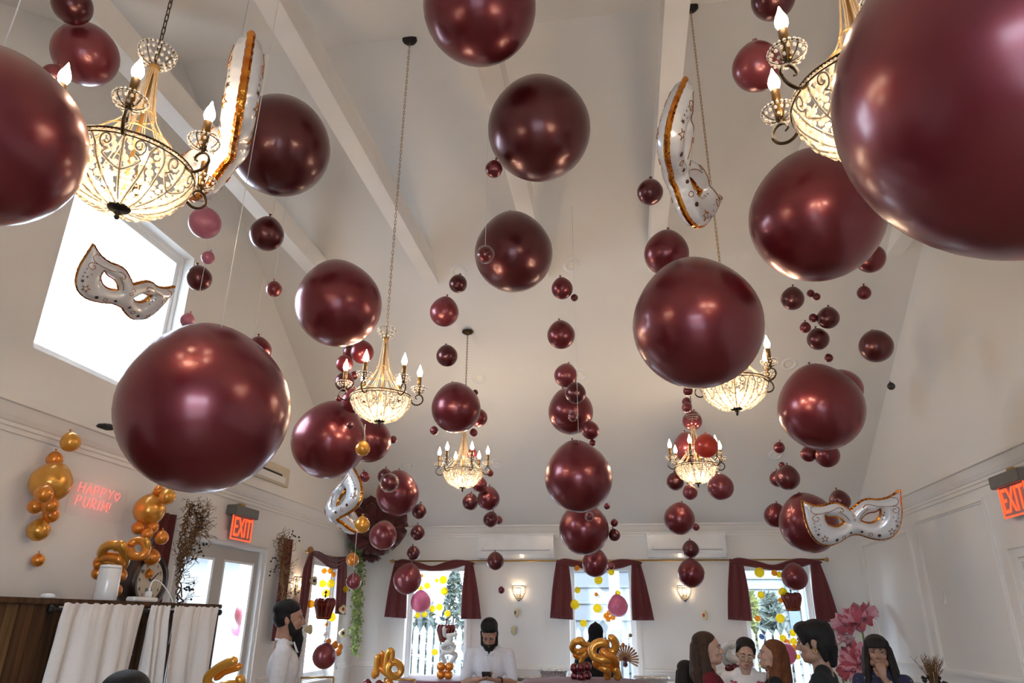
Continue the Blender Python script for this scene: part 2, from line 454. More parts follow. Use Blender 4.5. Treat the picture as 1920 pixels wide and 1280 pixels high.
for y0, y1 in ((YR, YE+T), (YB-T, YR)):
    z0 = zceil(y0) if y0 >= YB else ZEV-SL*T; z1 = zceil(y1) if y1 <= YE else ZEV-SL*T
    cl.hexa([(XL-T, y0, z0), (XR+T, y0, z0), (XR+T, y1, z1), (XL-T, y1, z1), (XL-T, y0, z0+.12), (XR+T, y0, z0+.12), (XR+T, y1, z1+.12), (XL-T, y1, z1+.12)])
ceiling = structure('ceiling', cl, 'paint', 'white cathedral ceiling sloping from the ridge to the end wall')
y_lo, y_hi = YE-(4.80-ZEV)/SL, YE-(5.01-ZEV)/SL
for x in (-2.955, -1.833, -.69, .45, 1.578, 2.668):
    p = [(y_lo, 4.80), (y_hi, 5.01), (2*YR-y_hi, 5.01), (2*YR-y_lo, 4.80)]
    obj('beam', MB().prism([(x-.071, y, z) for y, z in p], (.142, 0, 0)), 'beam_paint', ceiling)
# crown mouldings
CP = [(0, 2.60), (.014, 2.60), (.014, 2.628), (.024, 2.634), (.024, 2.655), (.032, 2.662), (.05, 2.69), (.07, 2.735), (.076, 2.748), (.096, 2.752), (.096, 2.776), (0, 2.80)]
structure('trim_1', MB().prism([(XL+a, YB, z) for a, z in CP], (0, YE-YB, 0)), 'trim_paint', 'crown moulding along the left wall')
structure('trim_2', MB().prism([(XR-a, YB, z) for a, z in CP], (0, YE-YB, 0)), 'trim_paint', 'crown moulding along the right wall')
CPE = [(0, 2.60), (.014, 2.60), (.014, 2.628), (.024, 2.634), (.024, 2.655), (.032, 2.662), (.05, 2.69), (.07, 2.725), (.076, 2.732), (.096, 2.736), (.096, 2.756), (0, 2.70)]
structure('trim_3', MB().prism([(XL, YE-a, z) for a, z in CPE], (XR-XL, 0, 0)), 'trim_paint', 'crown moulding along the end wall')
RP = [(0, .955), (.012, .955), (.012, .975), (.028, .985), (.028, 1.01), (.012, 1.02), (.012, 1.04), (0, 1.04)]
rail = MB()
for a, b in ((XL, EW[0][0]-.07), (EW[0][1]+.07, EW[1][0]-.07), (EW[1][1]+.07, EW[2][0]-.07), (EW[2][1]+.07, XR)):
    rail.prism([(a, YE-o_, z) for o_, z in RP], (b-a, 0, 0))
structure('trim_4', rail, 'trim_paint', 'chair rail along the end wall')
structure('trim_5', MB().prism([(XR-o_, 6.05, z+.03) for o_, z in RP], (0, YE-6.05, 0)), 'trim_paint', 'chair rail along the right wall')
rl = MB()
for a, b in ((7.06, LWIN[0]-.08), (LWIN[1]+.08, YE)): rl.prism([(XL+o_, a, z) for o_, z in RP], (0, b-a, 0))
structure('trim_6', rl, 'trim_paint', 'chair rail along the left wall')
base = [(0, 0), (.018, 0), (.018, .11), (.01, .13), (0, .13)]
structure('baseboard_end', MB().prism([(XL, YE-a, z) for a, z in base], (XR-XL, 0, 0)), 'trim_paint')
structure('baseboard_right', MB().prism([(XR-a, 6.05, z) for a, z in base], (0, YE-6.05, 0)), 'trim_paint')
# raised panel frames on the right wall
def panel_frame(n, y0, y1, z0, z1, label):
    mb = MB()
    for w0, w1, d in ((0, .05, .012), (.012, .036, .024)):
        mb.box((XR, y0+w0, z0+w0), (XR-d, y1-w0, z0+w1)).box((XR, y0+w0, z1-w1), (XR-d, y1-w0, z1-w0))
        mb.box((XR, y0+w0, z0+w1), (XR-d, y0+w1, z1-w1)).box((XR, y1-w1, z0+w1), (XR-d, y1-w0, z1-w1))
    structure('trim_%d' % n, mb, 'trim_paint', label)
panel_frame(7, 6.19, 7.70, 1.14, 2.53, 'wide moulding frame on the right wall')
panel_frame(8, 7.87, 9.42, 1.14, 2.47, 'far moulding frame on the right wall')

# ------------------------------------------------------------------ windows and doors
def frame_x(name, x, y0, y1, z0, z1, w, d, m, parent=None, label=None, kind=True):
    mb = MB()
    for a, b in (((x, y0, z0), (x+d, y1, z0+w)), ((x, y0, z1-w), (x+d, y1, z1)), ((x, y0, z0+w), (x+d, y0+w, z1-w)), ((x, y1-w, z0+w), (x+d, y1, z1-w))): mb.box(a, b)
    return structure(name, mb, m, label, parent) if not parent else obj(name, mb, m, parent)
def frame_y(name, y, x0, x1, z0, z1, w, d, m, parent=None, label=None):
    mb = MB()
    for a, b in (((x0, y, z0), (x1, y+d, z0+w)), ((x0, y, z1-w), (x1, y+d, z1)), ((x0, y, z0+w), (x0+w, y+d, z1-w)), ((x1-w, y, z0+w), (x1, y+d, z1-w))): mb.box(a, b)
    return structure(name, mb, m, label, parent) if not parent else obj(name, mb, m, parent)
def win_x(n, X, s, y0, y1, z0, z1, label, casing=.07):
    o = s*T
    w = frame_x('window_%d' % n, X-s*(T-.01), y0, y1, z0, z1, .035, s*.06, 'white_vinyl', None, label)
    frame_x('sash', X-s*(T-.025), y0+.035, y1-.035, z0+.035, z1-.035, .045, s*.03, 'white_vinyl', w)
    obj('pane', MB().box((X-s*(T-.035), y0+.08, z0+.08), (X-s*(T-.039), y1-.08, z1-.08)), 'pane', w)
    if casing:
        frame_x('casing', X, y0-casing, y1+casing, z0-casing, z1+casing, casing, s*.018, 'trim_paint', w)
        obj('sill', MB().bbox((X-s*.03, y0-.09, z0-.03), (X+s*.05, y1+.09, z0), .006), 'trim_paint', w)
    return w
win_x(1, XL, 1, *GW, 'bright square window high in the left gable wall', 0)
win_x(2, XL, 1, *LWIN, 'left wall window beside the bearded man', .06)
for k, (a, b, c, d) in enumerate(EW):
    w = frame_y('window_%d' % (3+k), YE+.10, a, b, c, d, .035, .05, 'white_vinyl', None, ['left window of the end wall', 'middle window of the end wall', 'right window of the end wall'][k])
    frame_y('sash', YE+.11, a+.035, b-.035, c+.035, d-.035, .03, .03, 'white_vinyl', w)
    obj('pane', MB().box((a+.065, YE+.122, c+.065), (b-.065, YE+.126, d-.065)), 'pane', w)
    frame_y('casing', YE-.018, a-.055, b+.055, c-.06, d+.06, .055, .02, 'trim_paint', w)
    obj('sill', MB().bbox((a-.08, YE-.06, c-.03), (b+.08, YE+.02, c), .006), 'trim_paint', w)
for k, (a, b, c, d) in enumerate(BW):
    w = frame_y('window_%d' % (6+k), YB-.14, a, b, c, d, .05, .06, 'white_vinyl', None, 'wide glazed opening in the wall behind the camera')
    obj('pane', MB().box((a+.05, YB-.12, c+.05), (b-.05, YB-.116, d-.05)), 'pane', w)
    for q in (.5,): obj('mullion', MB().box((a+(b-a)*q-.03, YB-.14, c+.05), (a+(b-a)*q+.03, YB-.08, d-.05)), 'white_vinyl', w)

# glazed double door in the left wall
y_seam = wx(409, 1013, XL-.06).y
d1 = frame_x('door_1', XL-.10, DOOR[0], DOOR[1], 0, DOOR[3], .05, .10, 'white_vinyl', None, 'white framed glazed double door in the left wall')
frame_x('casing', XL, DOOR[0]-.09, DOOR[1]+.09, -.09, DOOR[3]+.075, .09, .02, 'trim_paint', d1)
def leaf(nm, y0, y1, gy0, gy1, gz1):
    mb = MB(); x0, x1 = XL-.085, XL-.04
    mb.box((x0, y0, .02), (x1, gy0, 2.185)).box((x0, gy1, .02), (x1, y1, 2.185)).box((x0, gy0, gz1), (x1, gy1, 2.185)).box((x0, gy0, .02), (x1, gy1, .32))
    lf = obj(nm, mb, 'grey_door', d1)
    gb = MB()
    for w0, w1, xx in ((0, .012, -.036), (.012, .026, -.042)):
        gb.box((XL-.05, gy0+w0, .32), (XL+xx, gy0+w1, gz1)).box((XL-.05, gy1-w1, .32), (XL+xx, gy1-w0, gz1))
    gb.box((XL-.05, gy0+.026, gz1-.02), (XL-.036, gy1-.026, gz1))
    obj('glazing_bead', gb, 'white_vinyl', lf)
    obj('pane', MB().box((XL-.066, gy0, .32), (XL-.062, gy1, gz1)), 'pane', lf)
    return lf
gR0, gR1 = wx(417, 1050, XL-.06).y, wx(473, 1056, XL-.06).y
gz = wx(440, 1052, XL-.06).z
gL1 = wx(399, 1044, XL-.06).y
leaf('door_leaf', DOOR[0]+.05, y_seam, DOOR[0]+.18, gL1, gz)
lf = leaf('door_leaf', y_seam, DOOR[1]-.05, gR0, gR1, gz)
obj('push_bar', MB().bbox((XL-.04, gR0-.05, .93), (XL+.03, DOOR[1]-.08, 1.0), .008), 'steel', lf)
# panelled door at the right edge
d2 = frame_x('door_2', XR, 4.95, 5.93, 0, 2.03, .03, .10, 'trim_paint', None, 'white door casing at the right edge of the right wall')
frame_x('casing', XR-.02, 4.85, 6.03, -.1, 2.13, .10, .02, 'trim_paint', d2)
frame_x('casing_bead', XR-.032, 4.855, 6.025, -.1, 2.125, .03, .014, 'trim_paint', d2)
dl = obj('door_leaf', MB().box((XR+.05, 4.98, 0), (XR+.09, 5.90, 2.0)), 'grey_door', d2)
obj('door_knob', MB().sph((XR+.02, 5.05, 1.0), .03), 'brass', dl)

# ------------------------------------------------------------------ outdoors beyond the glass
structure('ground', MB().box((-16, -14, -.3), (16, 26, -.12)), 'pavement', 'pale paving outside the hall')
hs = thing('house', 'white clapboard house seen through the right window of the end wall', 'house', (2.4, 15.2, -.12))
obj('wall', MB().box((-1.9, .05, 0), (5, 4, 5.2)), 'siding_grey', hs)
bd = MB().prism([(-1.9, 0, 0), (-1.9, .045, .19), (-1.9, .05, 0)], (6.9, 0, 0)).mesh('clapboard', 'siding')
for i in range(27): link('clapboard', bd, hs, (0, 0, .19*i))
for x in (.95,):
    f = obj('window', MB().box((x, -.04, 1.5), (x+.85, .06, 2.9)), 'white_vinyl', hs)
    obj('pane', MB().box((x+.07, -.05, 1.57), (x+.78, -.035, 2.83)), 'dark_glass', f)
    for q in (-.24, .87): obj('shutter', MB().box((x+q, -.05, 1.45), (x+q+.2, 0, 2.95)), 'dark_glass', hs)
obj('eave', MB().box((-2.3, -.6, 5.2), (5.4, 4.3, 5.35)), 'fence_white', hs)
gs = thing('garage', 'pale grey sided garage seen through the middle window of the end wall', 'garage', (-.9, 13.6, -.12))
obj('wall', MB().box((-.75, .05, 0), (1.25, 3, 4.6)), 'siding_grey', gs)
bd2 = MB().prism([(-.75, 0, 0), (-.75, .04, .28), (-.75, .05, 0)], (2.0, 0, 0)).mesh('clapboard', 'siding_grey')
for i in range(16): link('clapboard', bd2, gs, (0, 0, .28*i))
obj('porch_post', MB().box((.62, -.9, 0), (.80, -.74, 4.4)), 'fence_white', gs)
obj('porch_roof', MB().box((-.9, -1.1, 4.4), (1.6, .1, 4.55)), 'fence_white', gs)
fn = thing('fence', 'white picket fence running behind the end wall windows', 'fence', (0, 12.45, -.12))
pk = MB().prism([(0, 0, 0), (.09, 0, 0), (.09, 0, 1.5), (.045, 0, 1.58), (0, 0, 1.5)], (0, .02, 0)).mesh('picket', 'fence_white')
for i in range(70): link('picket', pk, fn, (-4.6+i*.125, -.03, 0))
for z in (.3, 1.2): obj('fence_rail', MB().box((-4.6, 0, z), (4.2, .04, z+.08)), 'fence_white', fn)
def shrub(x, y, h, w, m, label, seed):
    r = random.Random(seed); t = thing('shrub', label, 'shrub', (x, y, -.12))
    mb = MB()
    for i in range(420):
        z = r.random()**.8; rad = w*(1-z)**.6*(.75+.3*r.random())+.03; a = r.random()*2*PI
        c = Vector((rad*math.cos(a), rad*math.sin(a), .1+z*h)); d = Vector((r.uniform(-1, 1), r.uniform(-1, 1), r.uniform(-.2, 1))).normalized()*.13; e = d.orthogonal().normalized()*.05
        mb.add([c-d, c+e, c+d, c-e], [(0, 1, 2, 3)])
    tag(obj('foliage', mb, m, t), kind='stuff')
    obj('trunk', MB().cap((0, 0, 0), (0, 0, h*.7), .05, .02), 'bark', t)
q_ = wy(797, 1150, 13.3); shrub(q_.x, 13.3, wy(797, 1138, 13.3).z+.12, .36, 'shrub', 'blue-green shrub outside the left window of the end wall', 3)
q_ = wy(852, 1100, 18.0); shrub(q_.x, 18.0, wy(852, 1076, 18.).z+.12, .42, 'shrub', 'tall bare grey-green tree beyond the left window of the end wall', 4)
shrub(wy(1447, 1150, 13.2).x, 13.2, wy(1447, 1126, 13.2).z+.12, .36, 'shrub', 'round blue-green shrub outside the right window of the end wall', 5)
shrub(wy(1410, 1150, 14.2).x, 14.2, wy(1411, 1122, 14.2).z+.12, .16, 'shrub_olive', 'narrow yellow-green shrub outside the right window of the end wall', 6)
nb = thing('outbuilding', 'pale building seen through the glazed door in the left wall', 'building', (-9.5, 12, -.12))
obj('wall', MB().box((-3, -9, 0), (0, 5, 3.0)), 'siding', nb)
obj('roof', MB().prism([(-3.2, -9.3, 3), (.4, -9.3, 3), (-1.4, -9.3, 4.1)], (0, 14.6, 0)), 'siding_grey', nb)

# ------------------------------------------------------------------ fixed ceiling and wall fittings
nrm = Vector((0, -SL, -1)).normalized()
qs = Vector((0, 0, 1)).rotation_difference(nrm).to_euler()
RL = [(-.374, 6.209, 'recessed ceiling light right of the middle giant burgundy balloon'), (-1.531, 6.205, 'recessed ceiling light behind the small dark balloon left of centre'),
      (-1.535, 7.386, 'recessed ceiling light right of the far left chandelier chain'), (-.384, 7.399, 'recessed ceiling light beside the rosy balloon in the centre string'),
      (1.849, 7.378, 'recessed ceiling light right of the middle right chandelier'), (-2.673, 8.555, 'recessed ceiling light left of the far left chandelier'),
      (-1.526, 8.563, 'recessed ceiling light just right of the far left chandelier candles'), (1.836, 8.531, 'recessed ceiling light under the tiny balloon on a thread at right')]
ring = MB().lathe([(.048, .001), (.055, .010), (.072, .009), (.088, .001)], 32).mesh('trim_ring', 'plastic_white')
lens = MB().lathe([(.0, .004), (.03, .003), (.05, -.002)], 24).mesh('lens', 'lens_white')
for x, y, lb in RL:
    t = thing('recessed_light', lb, 'ceiling light', (x, y, zceil(y)), 0, 'recessed lights in the sloping ceiling'); t.rotation_euler = qs
    link('trim_ring', ring, t); link('lens', lens, t)
# air vent on the left wall above the crown
a, b = wx(505, 896, XL), wx(537, 883, XL)
vt = thing('air_vent', 'flat cream air vent with a dark slot above the left crown moulding', 'vent', (XL, a.y-.42, 2.885))
obj('vent_plate', MB().bbox((0, 0, 0), (.035, .80, .20), .004), 'clock_face', vt); obj('vent_flap', MB().bbox((.03, .02, .02), (.045, .70, .09), .003), 'trim_paint', vt)
obj('vent_slot', MB().box((.034, .05, .092), (.040, .62, .112)), 'black', vt)
p = wx(203, 809, XL+.09)
cm = thing('security_camera', 'small black device resting on the left crown moulding', 'camera', (XL+.05, p.y, 2.795))
obj('body', MB().bbox((-.03, -.05, .0), (.05, .05, .03), .01), 'black', cm); obj('dome', MB().sph((.02, .02, .03), (.025, .03, .012)), 'black', cm)

def exit_sign(label, X, s, c, w, h, y_dir):
    """c = point at the top middle of the lit face; s = +1 when the room lies towards +X"""
    t = thing('exit_sign', label, 'sign', (X, c.y, c.z)); D_ = s*.10
    obj('housing', MB().bbox((0, -w*.60, .0), (D_, w*.60, h*.42), .006), 'exit_housing', t)
    obj('mounting_clip', MB().bbox((0, -.05, h*.42), (s*.05, .03, h*.42+.035), .004), 'brass', t)
    f = obj('lit_face', MB().bbox((s*.045, -w/2, -h), (s*.060, w/2, 0), .003), 'exit_face', t)
    bd_ = MB()
    for q in (-1, 1): bd_.box((s*.058, q*w/2-.008, -h), (s*.064, q*w/2+.008, 0))
    bd_.box((s*.058, -w/2, -h), (s*.064, w/2, -h+.012))
    obj('glowing_edge', bd_, 'exit_glow', t)
    me = text_mesh('EXIT', h*1.02, .003, 'exit_glow')
    o = link('letters', me, f, (s*.066, 0, -h*.5)); o.rotation_euler = (PI/2, 0, PI/2 if s > 0 else -PI/2)
    xs = [v.co.x for v in me.vertices]; ys = [v.co.y for v in me.vertices]
    o.scale = (w*.86/(max(xs)-min(xs)), h*.80/(max(ys)-min(ys)), 1)
a, b = wx(441, 963, XL+.06), wx(472, 972, XL+.06)
exit_sign('lit red EXIT sign above the glazed door on the left wall', XL, 1, Vector((0, (a.y+b.y)/2, 2.455)), .36, .215, 1)
exit_sign('lit red EXIT sign cut by the right edge above the right door', XR, -1, Vector((0, 5.66, 2.52)), .36, .22, -1)

# air conditioners, curtain rod, wall sconces
for x0, x1, lb in ((-1.923, -.909, 'left white wall air conditioner above the end wall windows'), (.305, 1.285, 'right white wall air conditioner above the end wall windows')):
    t = thing('air_conditioner', lb, 'air conditioner', ((x0+x1)/2, YE, 2.325), 0, 'wall air conditioners'); w = x1-x0
    prof = [(0, .0), (.12, .0), (.185, .045), (.20, .10), (.20, .26), (.18, .295), (0, .295)]
    obj('body', MB().prism([(-w/2, -y, z) for y, z in prof], (w, 0, 0)), 'plastic_white', t)
    obj('front_panel', MB().bbox((-w/2+.035, -.208, .10), (w/2-.035, -.19, .275), .005), 'plastic_white', t)
    obj('air_flap', MB().prism([(-w/2+.06, -.125, -.004), (-w/2+.06, -.19, .04), (-w/2+.06, -.196, .075), (-w/2+.06, -.186, .08), (-w/2+.06, -.18, .045), (-w/2+.06, -.12, .008)], (w-.12, 0, 0)), 'plastic_white', t)
    obj('outlet_gap', MB().box((-w/2+.05, -.2015, .084), (w/2-.05, -.199, .094)), 'plastic_grey', t)
    obj('badge', MB().box((-w/2+.06, -.21, .115), (-w/2+.085, -.208, .122)), 'plastic_grey', t)
rd = thing('curtain_rod', 'long thin gold curtain rod across the end wall above the windows', 'curtain rod', (0, YE-.10, 2.29))
obj('rod', MB().tube([(-3.1, 0, 0), (2.47, 0, 0)], .012, 10), 'brass', rd)
for x in (-3.12, 2.49): obj('finial', MB().lathe([(0, -.035), (.022, -.03), (.012, -.02), (.03, .0), (.02, .022), (0, .03)], 14, Matrix.Translation((x, 0, 0)) @ Matrix.Rotation(PI/2, 4, 'Y')), 'brass', rd)
for x in (-3.02, -1.95, -.86, .25, 1.33, 2.42): obj('bracket', MB().box((x-.008, 0, -.01), (x+.008, .10, .01)), 'brass', rd)

def sconce(label, loc, rz):
    t = thing('wall_sconce', label, 'sconce', loc, rz, 'crystal wall sconces')   # local -Y points into the room
    obj('back_plate', MB().bbox((-.03, -.012, -.08), (.03, 0, .06), .004), 'bronze', t)
    cage = MB(); R_, Hh = .083, .19
    def pt(a, u): rr = R_*math.sin(min(u*1.15, 1)*PI/2)**.8; return Vector((rr*math.cos(a), -rr*math.sin(a)*.9-.005, -.11+Hh*u))
    for i in range(9): cage.tube([pt(PI*i/8, u/8) for u in range(9)], .0028, 5)
    cage.tube([pt(PI*i/16, 1) for i in range(17)], .005, 6); cage.tube([pt(PI*i/16, .86) for i in range(17)], .003, 6)
    obj('wire_cage', cage, 'bronze', t)
    bb = MB(); r = random.Random(5)
    for j in range(9):
        u = .12+.86*j/8.5
        for i in range(int(6+9*u)):
            c = pt(PI*(i+.5*(j % 2))/(6+9*u), min(u, .99)); bb.octa(c*.97, .0085)
    tag(obj('crystal_beads', bb, 'crystal', t), kind='stuff')
    obj('bulb', MB().sph((0, -.04, .01), (.016, .016, .03)), 'bulb_glow', t)
    p_ = Matrix.Translation(Vector(loc)) @ Matrix.Rotation(rz, 4, 'Z') @ Vector((0, -.045, .02))
    lamp('sconce_lamp', p_, 1.1, r=.02)
sconce('lit crystal wall sconce between the left and middle end wall windows', (-1.392, YE, 1.90), 0)
sconce('lit crystal wall sconce between the middle and right end wall windows', (.738, YE, 1.905), 0)
sconce('lit crystal wall sconce above the bearded man on the left wall', (XL, 7.74, 1.91), PI/2)

# ================================================================== chandeliers
CH_R, CH_D, RIMZ = .203, .168, .21
def bowl(az, u, k=1.):
    a = u*math.radians(80)
    r = CH_R*math.cos(a)*k
    return Vector((r*math.cos(az), r*math.sin(az), RIMZ-CH_D*math.sin(a)/math.sin(math.radians(80))*(.5+.5*k)))
def ringpath(r, z, n=48): return [(r*math.cos(2*PI*i/n), r*math.sin(2*PI*i/n), z) for i in range(n)]
def dish(rb, zb, rt, zt, ribs, rows, bead, seed):
    """open wire dish strung with crystals: (wire builder, bead builder)"""
    w = MB(); c = MB()
    def p(a, u): r = rb+(rt-rb)*math.sin(u*PI/2)**.9; return Vector((r*math.cos(a), r*math.sin(a), zb+(zt-zb)*(1-math.cos(u*PI/2))**.8))
    for i in range(ribs): w.tube([p(2*PI*i/ribs, k/6) for k in range(7)], .0016, 5)
    w.tube([p(2*PI*i/28, 1) for i in range(28)], .0022, 5, True)
    for j in range(rows):
        u = (j+1)/rows; n = int(2*PI*(rb+(rt-rb)*u)/(bead*2.3))
        for i in range(n):
            q = p(2*PI*(i+.5*(j % 2))/n, u); q.z += .001
            c.sph(q, bead*.95, 6, 4)
    return w, c
def make_chandelier():
    root = thing('chandelier', 'chandelier', 'chandelier')
    # bowl frame
    obj('rim', MB().tube(ringpath(CH_R, RIMZ), .0042, 7, True).tube(ringpath(CH_R+.002, RIMZ-.017), .0026, 6, True), 'bronze', root)
    bd = MB()
    for i in range(120): a = 2*PI*i/120; bd.octa((CH_R*1.012*math.cos(a), CH_R*1.012*math.sin(a), RIMZ-.0085), .0048)
    rib = MB().tube([bowl(0, k/14) for k in range(14)], .0024, 5).mesh('bowl_rib', 'bronze')
    sp = []
    for k in range(22):
        t = k/21*2.4*PI; r = .035+.075*k/21
        sp.append((.235+r*math.cos(t+.6), .17+r*1.05*math.sin(t+.6)))
    sp = sp+[(.30, .34), (.20, .43), (.09, .49), (0, .51)]
    st = [(.52, .03), (.47, .08), (.40, .22), (.39, .40), (.35, .62), (.27, .82), (.18, .99)]
    lead = MB()
    for s in (1, -1):
        lead.tube(smoothpath([bowl(s*a, u, 1.008) for a, u in sp], 2), .0020, 5)
        lead.tube(smoothpath([bowl(s*a, u, 1.008) for a, u in st], 3), .0020, 5)
    leadm = lead.mesh('scroll', 'bronze')
    edge = MB()
    for s in (1, -1):
        edge.tube(smoothpath([bowl(s*a, u, 1.0) for a, u in sp], 2), .0042, 4)
        edge.tube(smoothpath([bowl(s*a, u, 1.0) for a, u in st], 3), .0042, 4)
    edge.tube([bowl(0, k/14, .995) for k in range(14)], .0046, 4)
    edgem = edge.mesh('beaded_edge', 'crystal')
    for i in range(6):
        a = 2*PI*i/6
        link('bowl_rib', rib, root, None, (0, 0, a))
        s_ = link('scroll', leadm, root, None, (0, 0, a)); link('beaded_edge', edgem, s_)
    rr = random.Random(11)
    for j in range(13):
        u = .05+.9*j/12; n = int(2*PI*CH_R*math.cos(u*1.396)/.027)+3
        for i in range(n):
            if rr.random() < .12: continue
            c = bowl(2*PI*(i+.5*(j % 2)+rr.uniform(-.15, .15))/n, u, .965)
            bd.sph(c, .0088 if rr.random() < .75 else .0125, 7, 5)
    tag(obj('crystal_beads', bd, 'crystal', root), kind='stuff')
    fi = MB().lathe([(.0, .0), (.006, .004), (.009, .012), (.005, .018), (.014, .026), (.006, .033), (.012, .036), (.034, .040), (.037, .046), (.030, .052), (0, .056)], 24)
    obj('finial', fi, 'black_metal', root)
    # inner lamps, stem, hanging rods
    obj('stem', MB().tube([(0, 0, .05), (0, 0, .64)], .0065, 10).lathe([(.006, .60), (.016, .615), (.02, .63), (.012, .645), (.004, .65)], 16), 'brass', root)
    for i in range(3):
        a = 2*PI*i/3+.3
        obj('inner_bulb', MB().lathe([(0, .085), (.012, .095), (.016, .115), (.010, .14), (0, .152)], 12, Matrix.Translation((.065*math.cos(a), .065*math.sin(a), 0))), 'bulb_glow', root)
    prof = [(.014, .635), (.024, .53), (.042, .42), (.07, .36), (.11, .305), (.16, .25), (.198, .212)]
    rod = MB()
    for s in (-1, 1): rod.tube(smoothpath([(r, s*(.002+r*.035), z) for r, z in prof], 4), .0021, 5)
    rodm = rod.mesh('suspension_rod', 'pale_gold')
    for i in range(8): link('suspension_rod', rodm, root, None, (0, 0, 2*PI*(i+.5)/8))
    obj('inner_ring', MB().tube(ringpath(.043, .42, 28), .0026, 6, True), 'brass', root)
    obj('lower_ring', MB().tube(ringpath(.112, .305, 36), .0028, 6, True), 'brass', root)
    w, c = dish(.012, .637, .062, .700, 8, 4, .0062, 2)
    cup = obj('crown_cup', w, 'bronze', root); tag(obj('crystal_beads', c, 'crystal_clear', cup), kind='stuff')
    # arms
    ap = smoothpath([(.198, 0, .197), (.216, 0, .178), (.240, 0, .172), (.266, 0, .184), (.279, 0, .208), (.272, 0, .234), (.252, 0, .246), (.234, 0, .238), (.229, 0, .222), (.240, 0, .213)], 5)
    arm = MB().tube(ap, [.0052]*30+[.0052-.0028*k/(len(ap)-30) for k in range(len(ap)-30)], 7).tube([(.252, 0, .245), (.249, 0, .285)], .006, 8).lathe([(.004, .252), (.012, .258), (.008, .266)], 12, Matrix.Translation((.25, 0, 0))).mesh('arm', 'bronze')
    w, c = dish(.008, .258, .049, .292, 8, 3, .0058, 4)
    for mb in (w, c): mb.v = [(x+.249, y, z) for x, y, z in mb.v]
    for k in range(len(ap)-26): c.octa(ap[20+k]+Vector((0, .006, 0)), .004)
    wm, cm_ = w.mesh('drip_dish', 'bronze'), c.mesh('crystal_beads', 'crystal_clear')
    sl = MB().lathe([(0, .27), (.0130, .27), (.0138, .372), (.012, .374), (0, .374)], 16, Matrix.Translation((.249, 0, 0))).mesh('candle_sleeve', 'candle_sleeve')
    bl = MB().lathe([(.008, .372), (.013, .381), (.0185, .396), (.0185, .407), (.014, .424), (.007, .441), (.003, .456), (0, .462)], 14, Matrix.Translation((.249, 0, 0))).mesh('flame_bulb', 'bulb_glow')
    for i in range(6):
        a_ = link('arm', arm, root, None, (0, 0, 2*PI*i/6))
        d_ = link('drip_dish', wm, a_); tag(link('crystal_beads', cm_, a_), kind='stuff')
        link('candle_sleeve', sl, a_); link('flame_bulb', bl, a_)
    return root
proto = make_chandelier()
def chain_link(flip):
    p = [(.0062*math.cos(a), 0, .0125*math.copysign(1, math.sin(a))+.0062*math.sin(a)) for a in [2*PI*(i+.5)/14 for i in range(14)]]
    if flip: p = [(0, x, z) for x, _, z in p]
    return MB().tube(p, .0021, 5, True)
LK = [chain_link(0).mesh('chain_link', 'bronze'), chain_link(1).mesh('chain_link', 'bronze')]
CHB = 2.745
CH = [(-1.58, 1.74, 3, 'large crystal chandelier nearest the camera at upper left'),
      (.74, 1.69, 24, 'large crystal chandelier half hidden by the giant balloon at upper right'),
      (-1.56, 4.30, 22, 'crystal chandelier on a long chain left of centre, in the middle row'),
      (.73, 4.30, 22, 'crystal chandelier mostly hidden behind the reddest giant balloon, in the middle row'),
      (-1.56, 6.84, 2, 'far crystal chandelier hanging under a burgundy balloon left of centre'),
      (.73, 6.84, 14, 'far crystal chandelier with a coral balloon before its candles')]
CHO = [proto]+[copy_tree(proto) for _ in CH[1:]]
for i, (x, y, az, lb) in enumerate(CH):
    o = CHO[i]
    CHB = 2.775 if i == 0 else 2.745; o.location = (x, y, CHB); o.rotation_euler.z = math.radians(az); tag(o, lb, 'chandelier', 'crystal chandeliers')
    zt = zceil(y)-CHB; h = zt-.02-.66; n = int(h/.0315)
    cn = MB().lathe([(0, zt-.035), (.012, zt-.034), (.02, zt-.03), (.045, zt-.022), (.062, zt-.008), (.062, zt+.01), (0, zt+.012)], 24)
    obj('ceiling_canopy', cn, 'black_metal' if i in (2, 3) else 'bronze', o)
    ch = obj('chain', MB().tube([(.001, 0, .64), (.001, 0, .665)], .004, 6).tube([(0, 0, zt-.05), (0, 0, zt-.03)], .004, 6), 'bronze', o)
    if y < 2:
        for k in range(n+1): link('chain_link', LK[k % 2], ch, (0, 0, .68+k*(h-.03)/n))
    else:
        lm = MB()
        for k in range(n+1):
            src = LK[k % 2]; lm.add([v.co+Vector((0, 0, .68+k*(h-.03)/n)) for v in src.vertices], [tuple(p.vertices) for p in src.polygons], True)
        obj('chain_links', lm, 'bronze' if i not in (2, 3) else 'brass', ch)
    for k in range(6):
        a = math.radians(az)+2*PI*k/6
        lamp('candle_lamp', (x+.249*math.cos(a), y+.249*math.sin(a), CHB+.41), 1.65, r=.016)
    lamp('bowl_lamp', (x, y, CHB+.125), 5.0, r=.05)

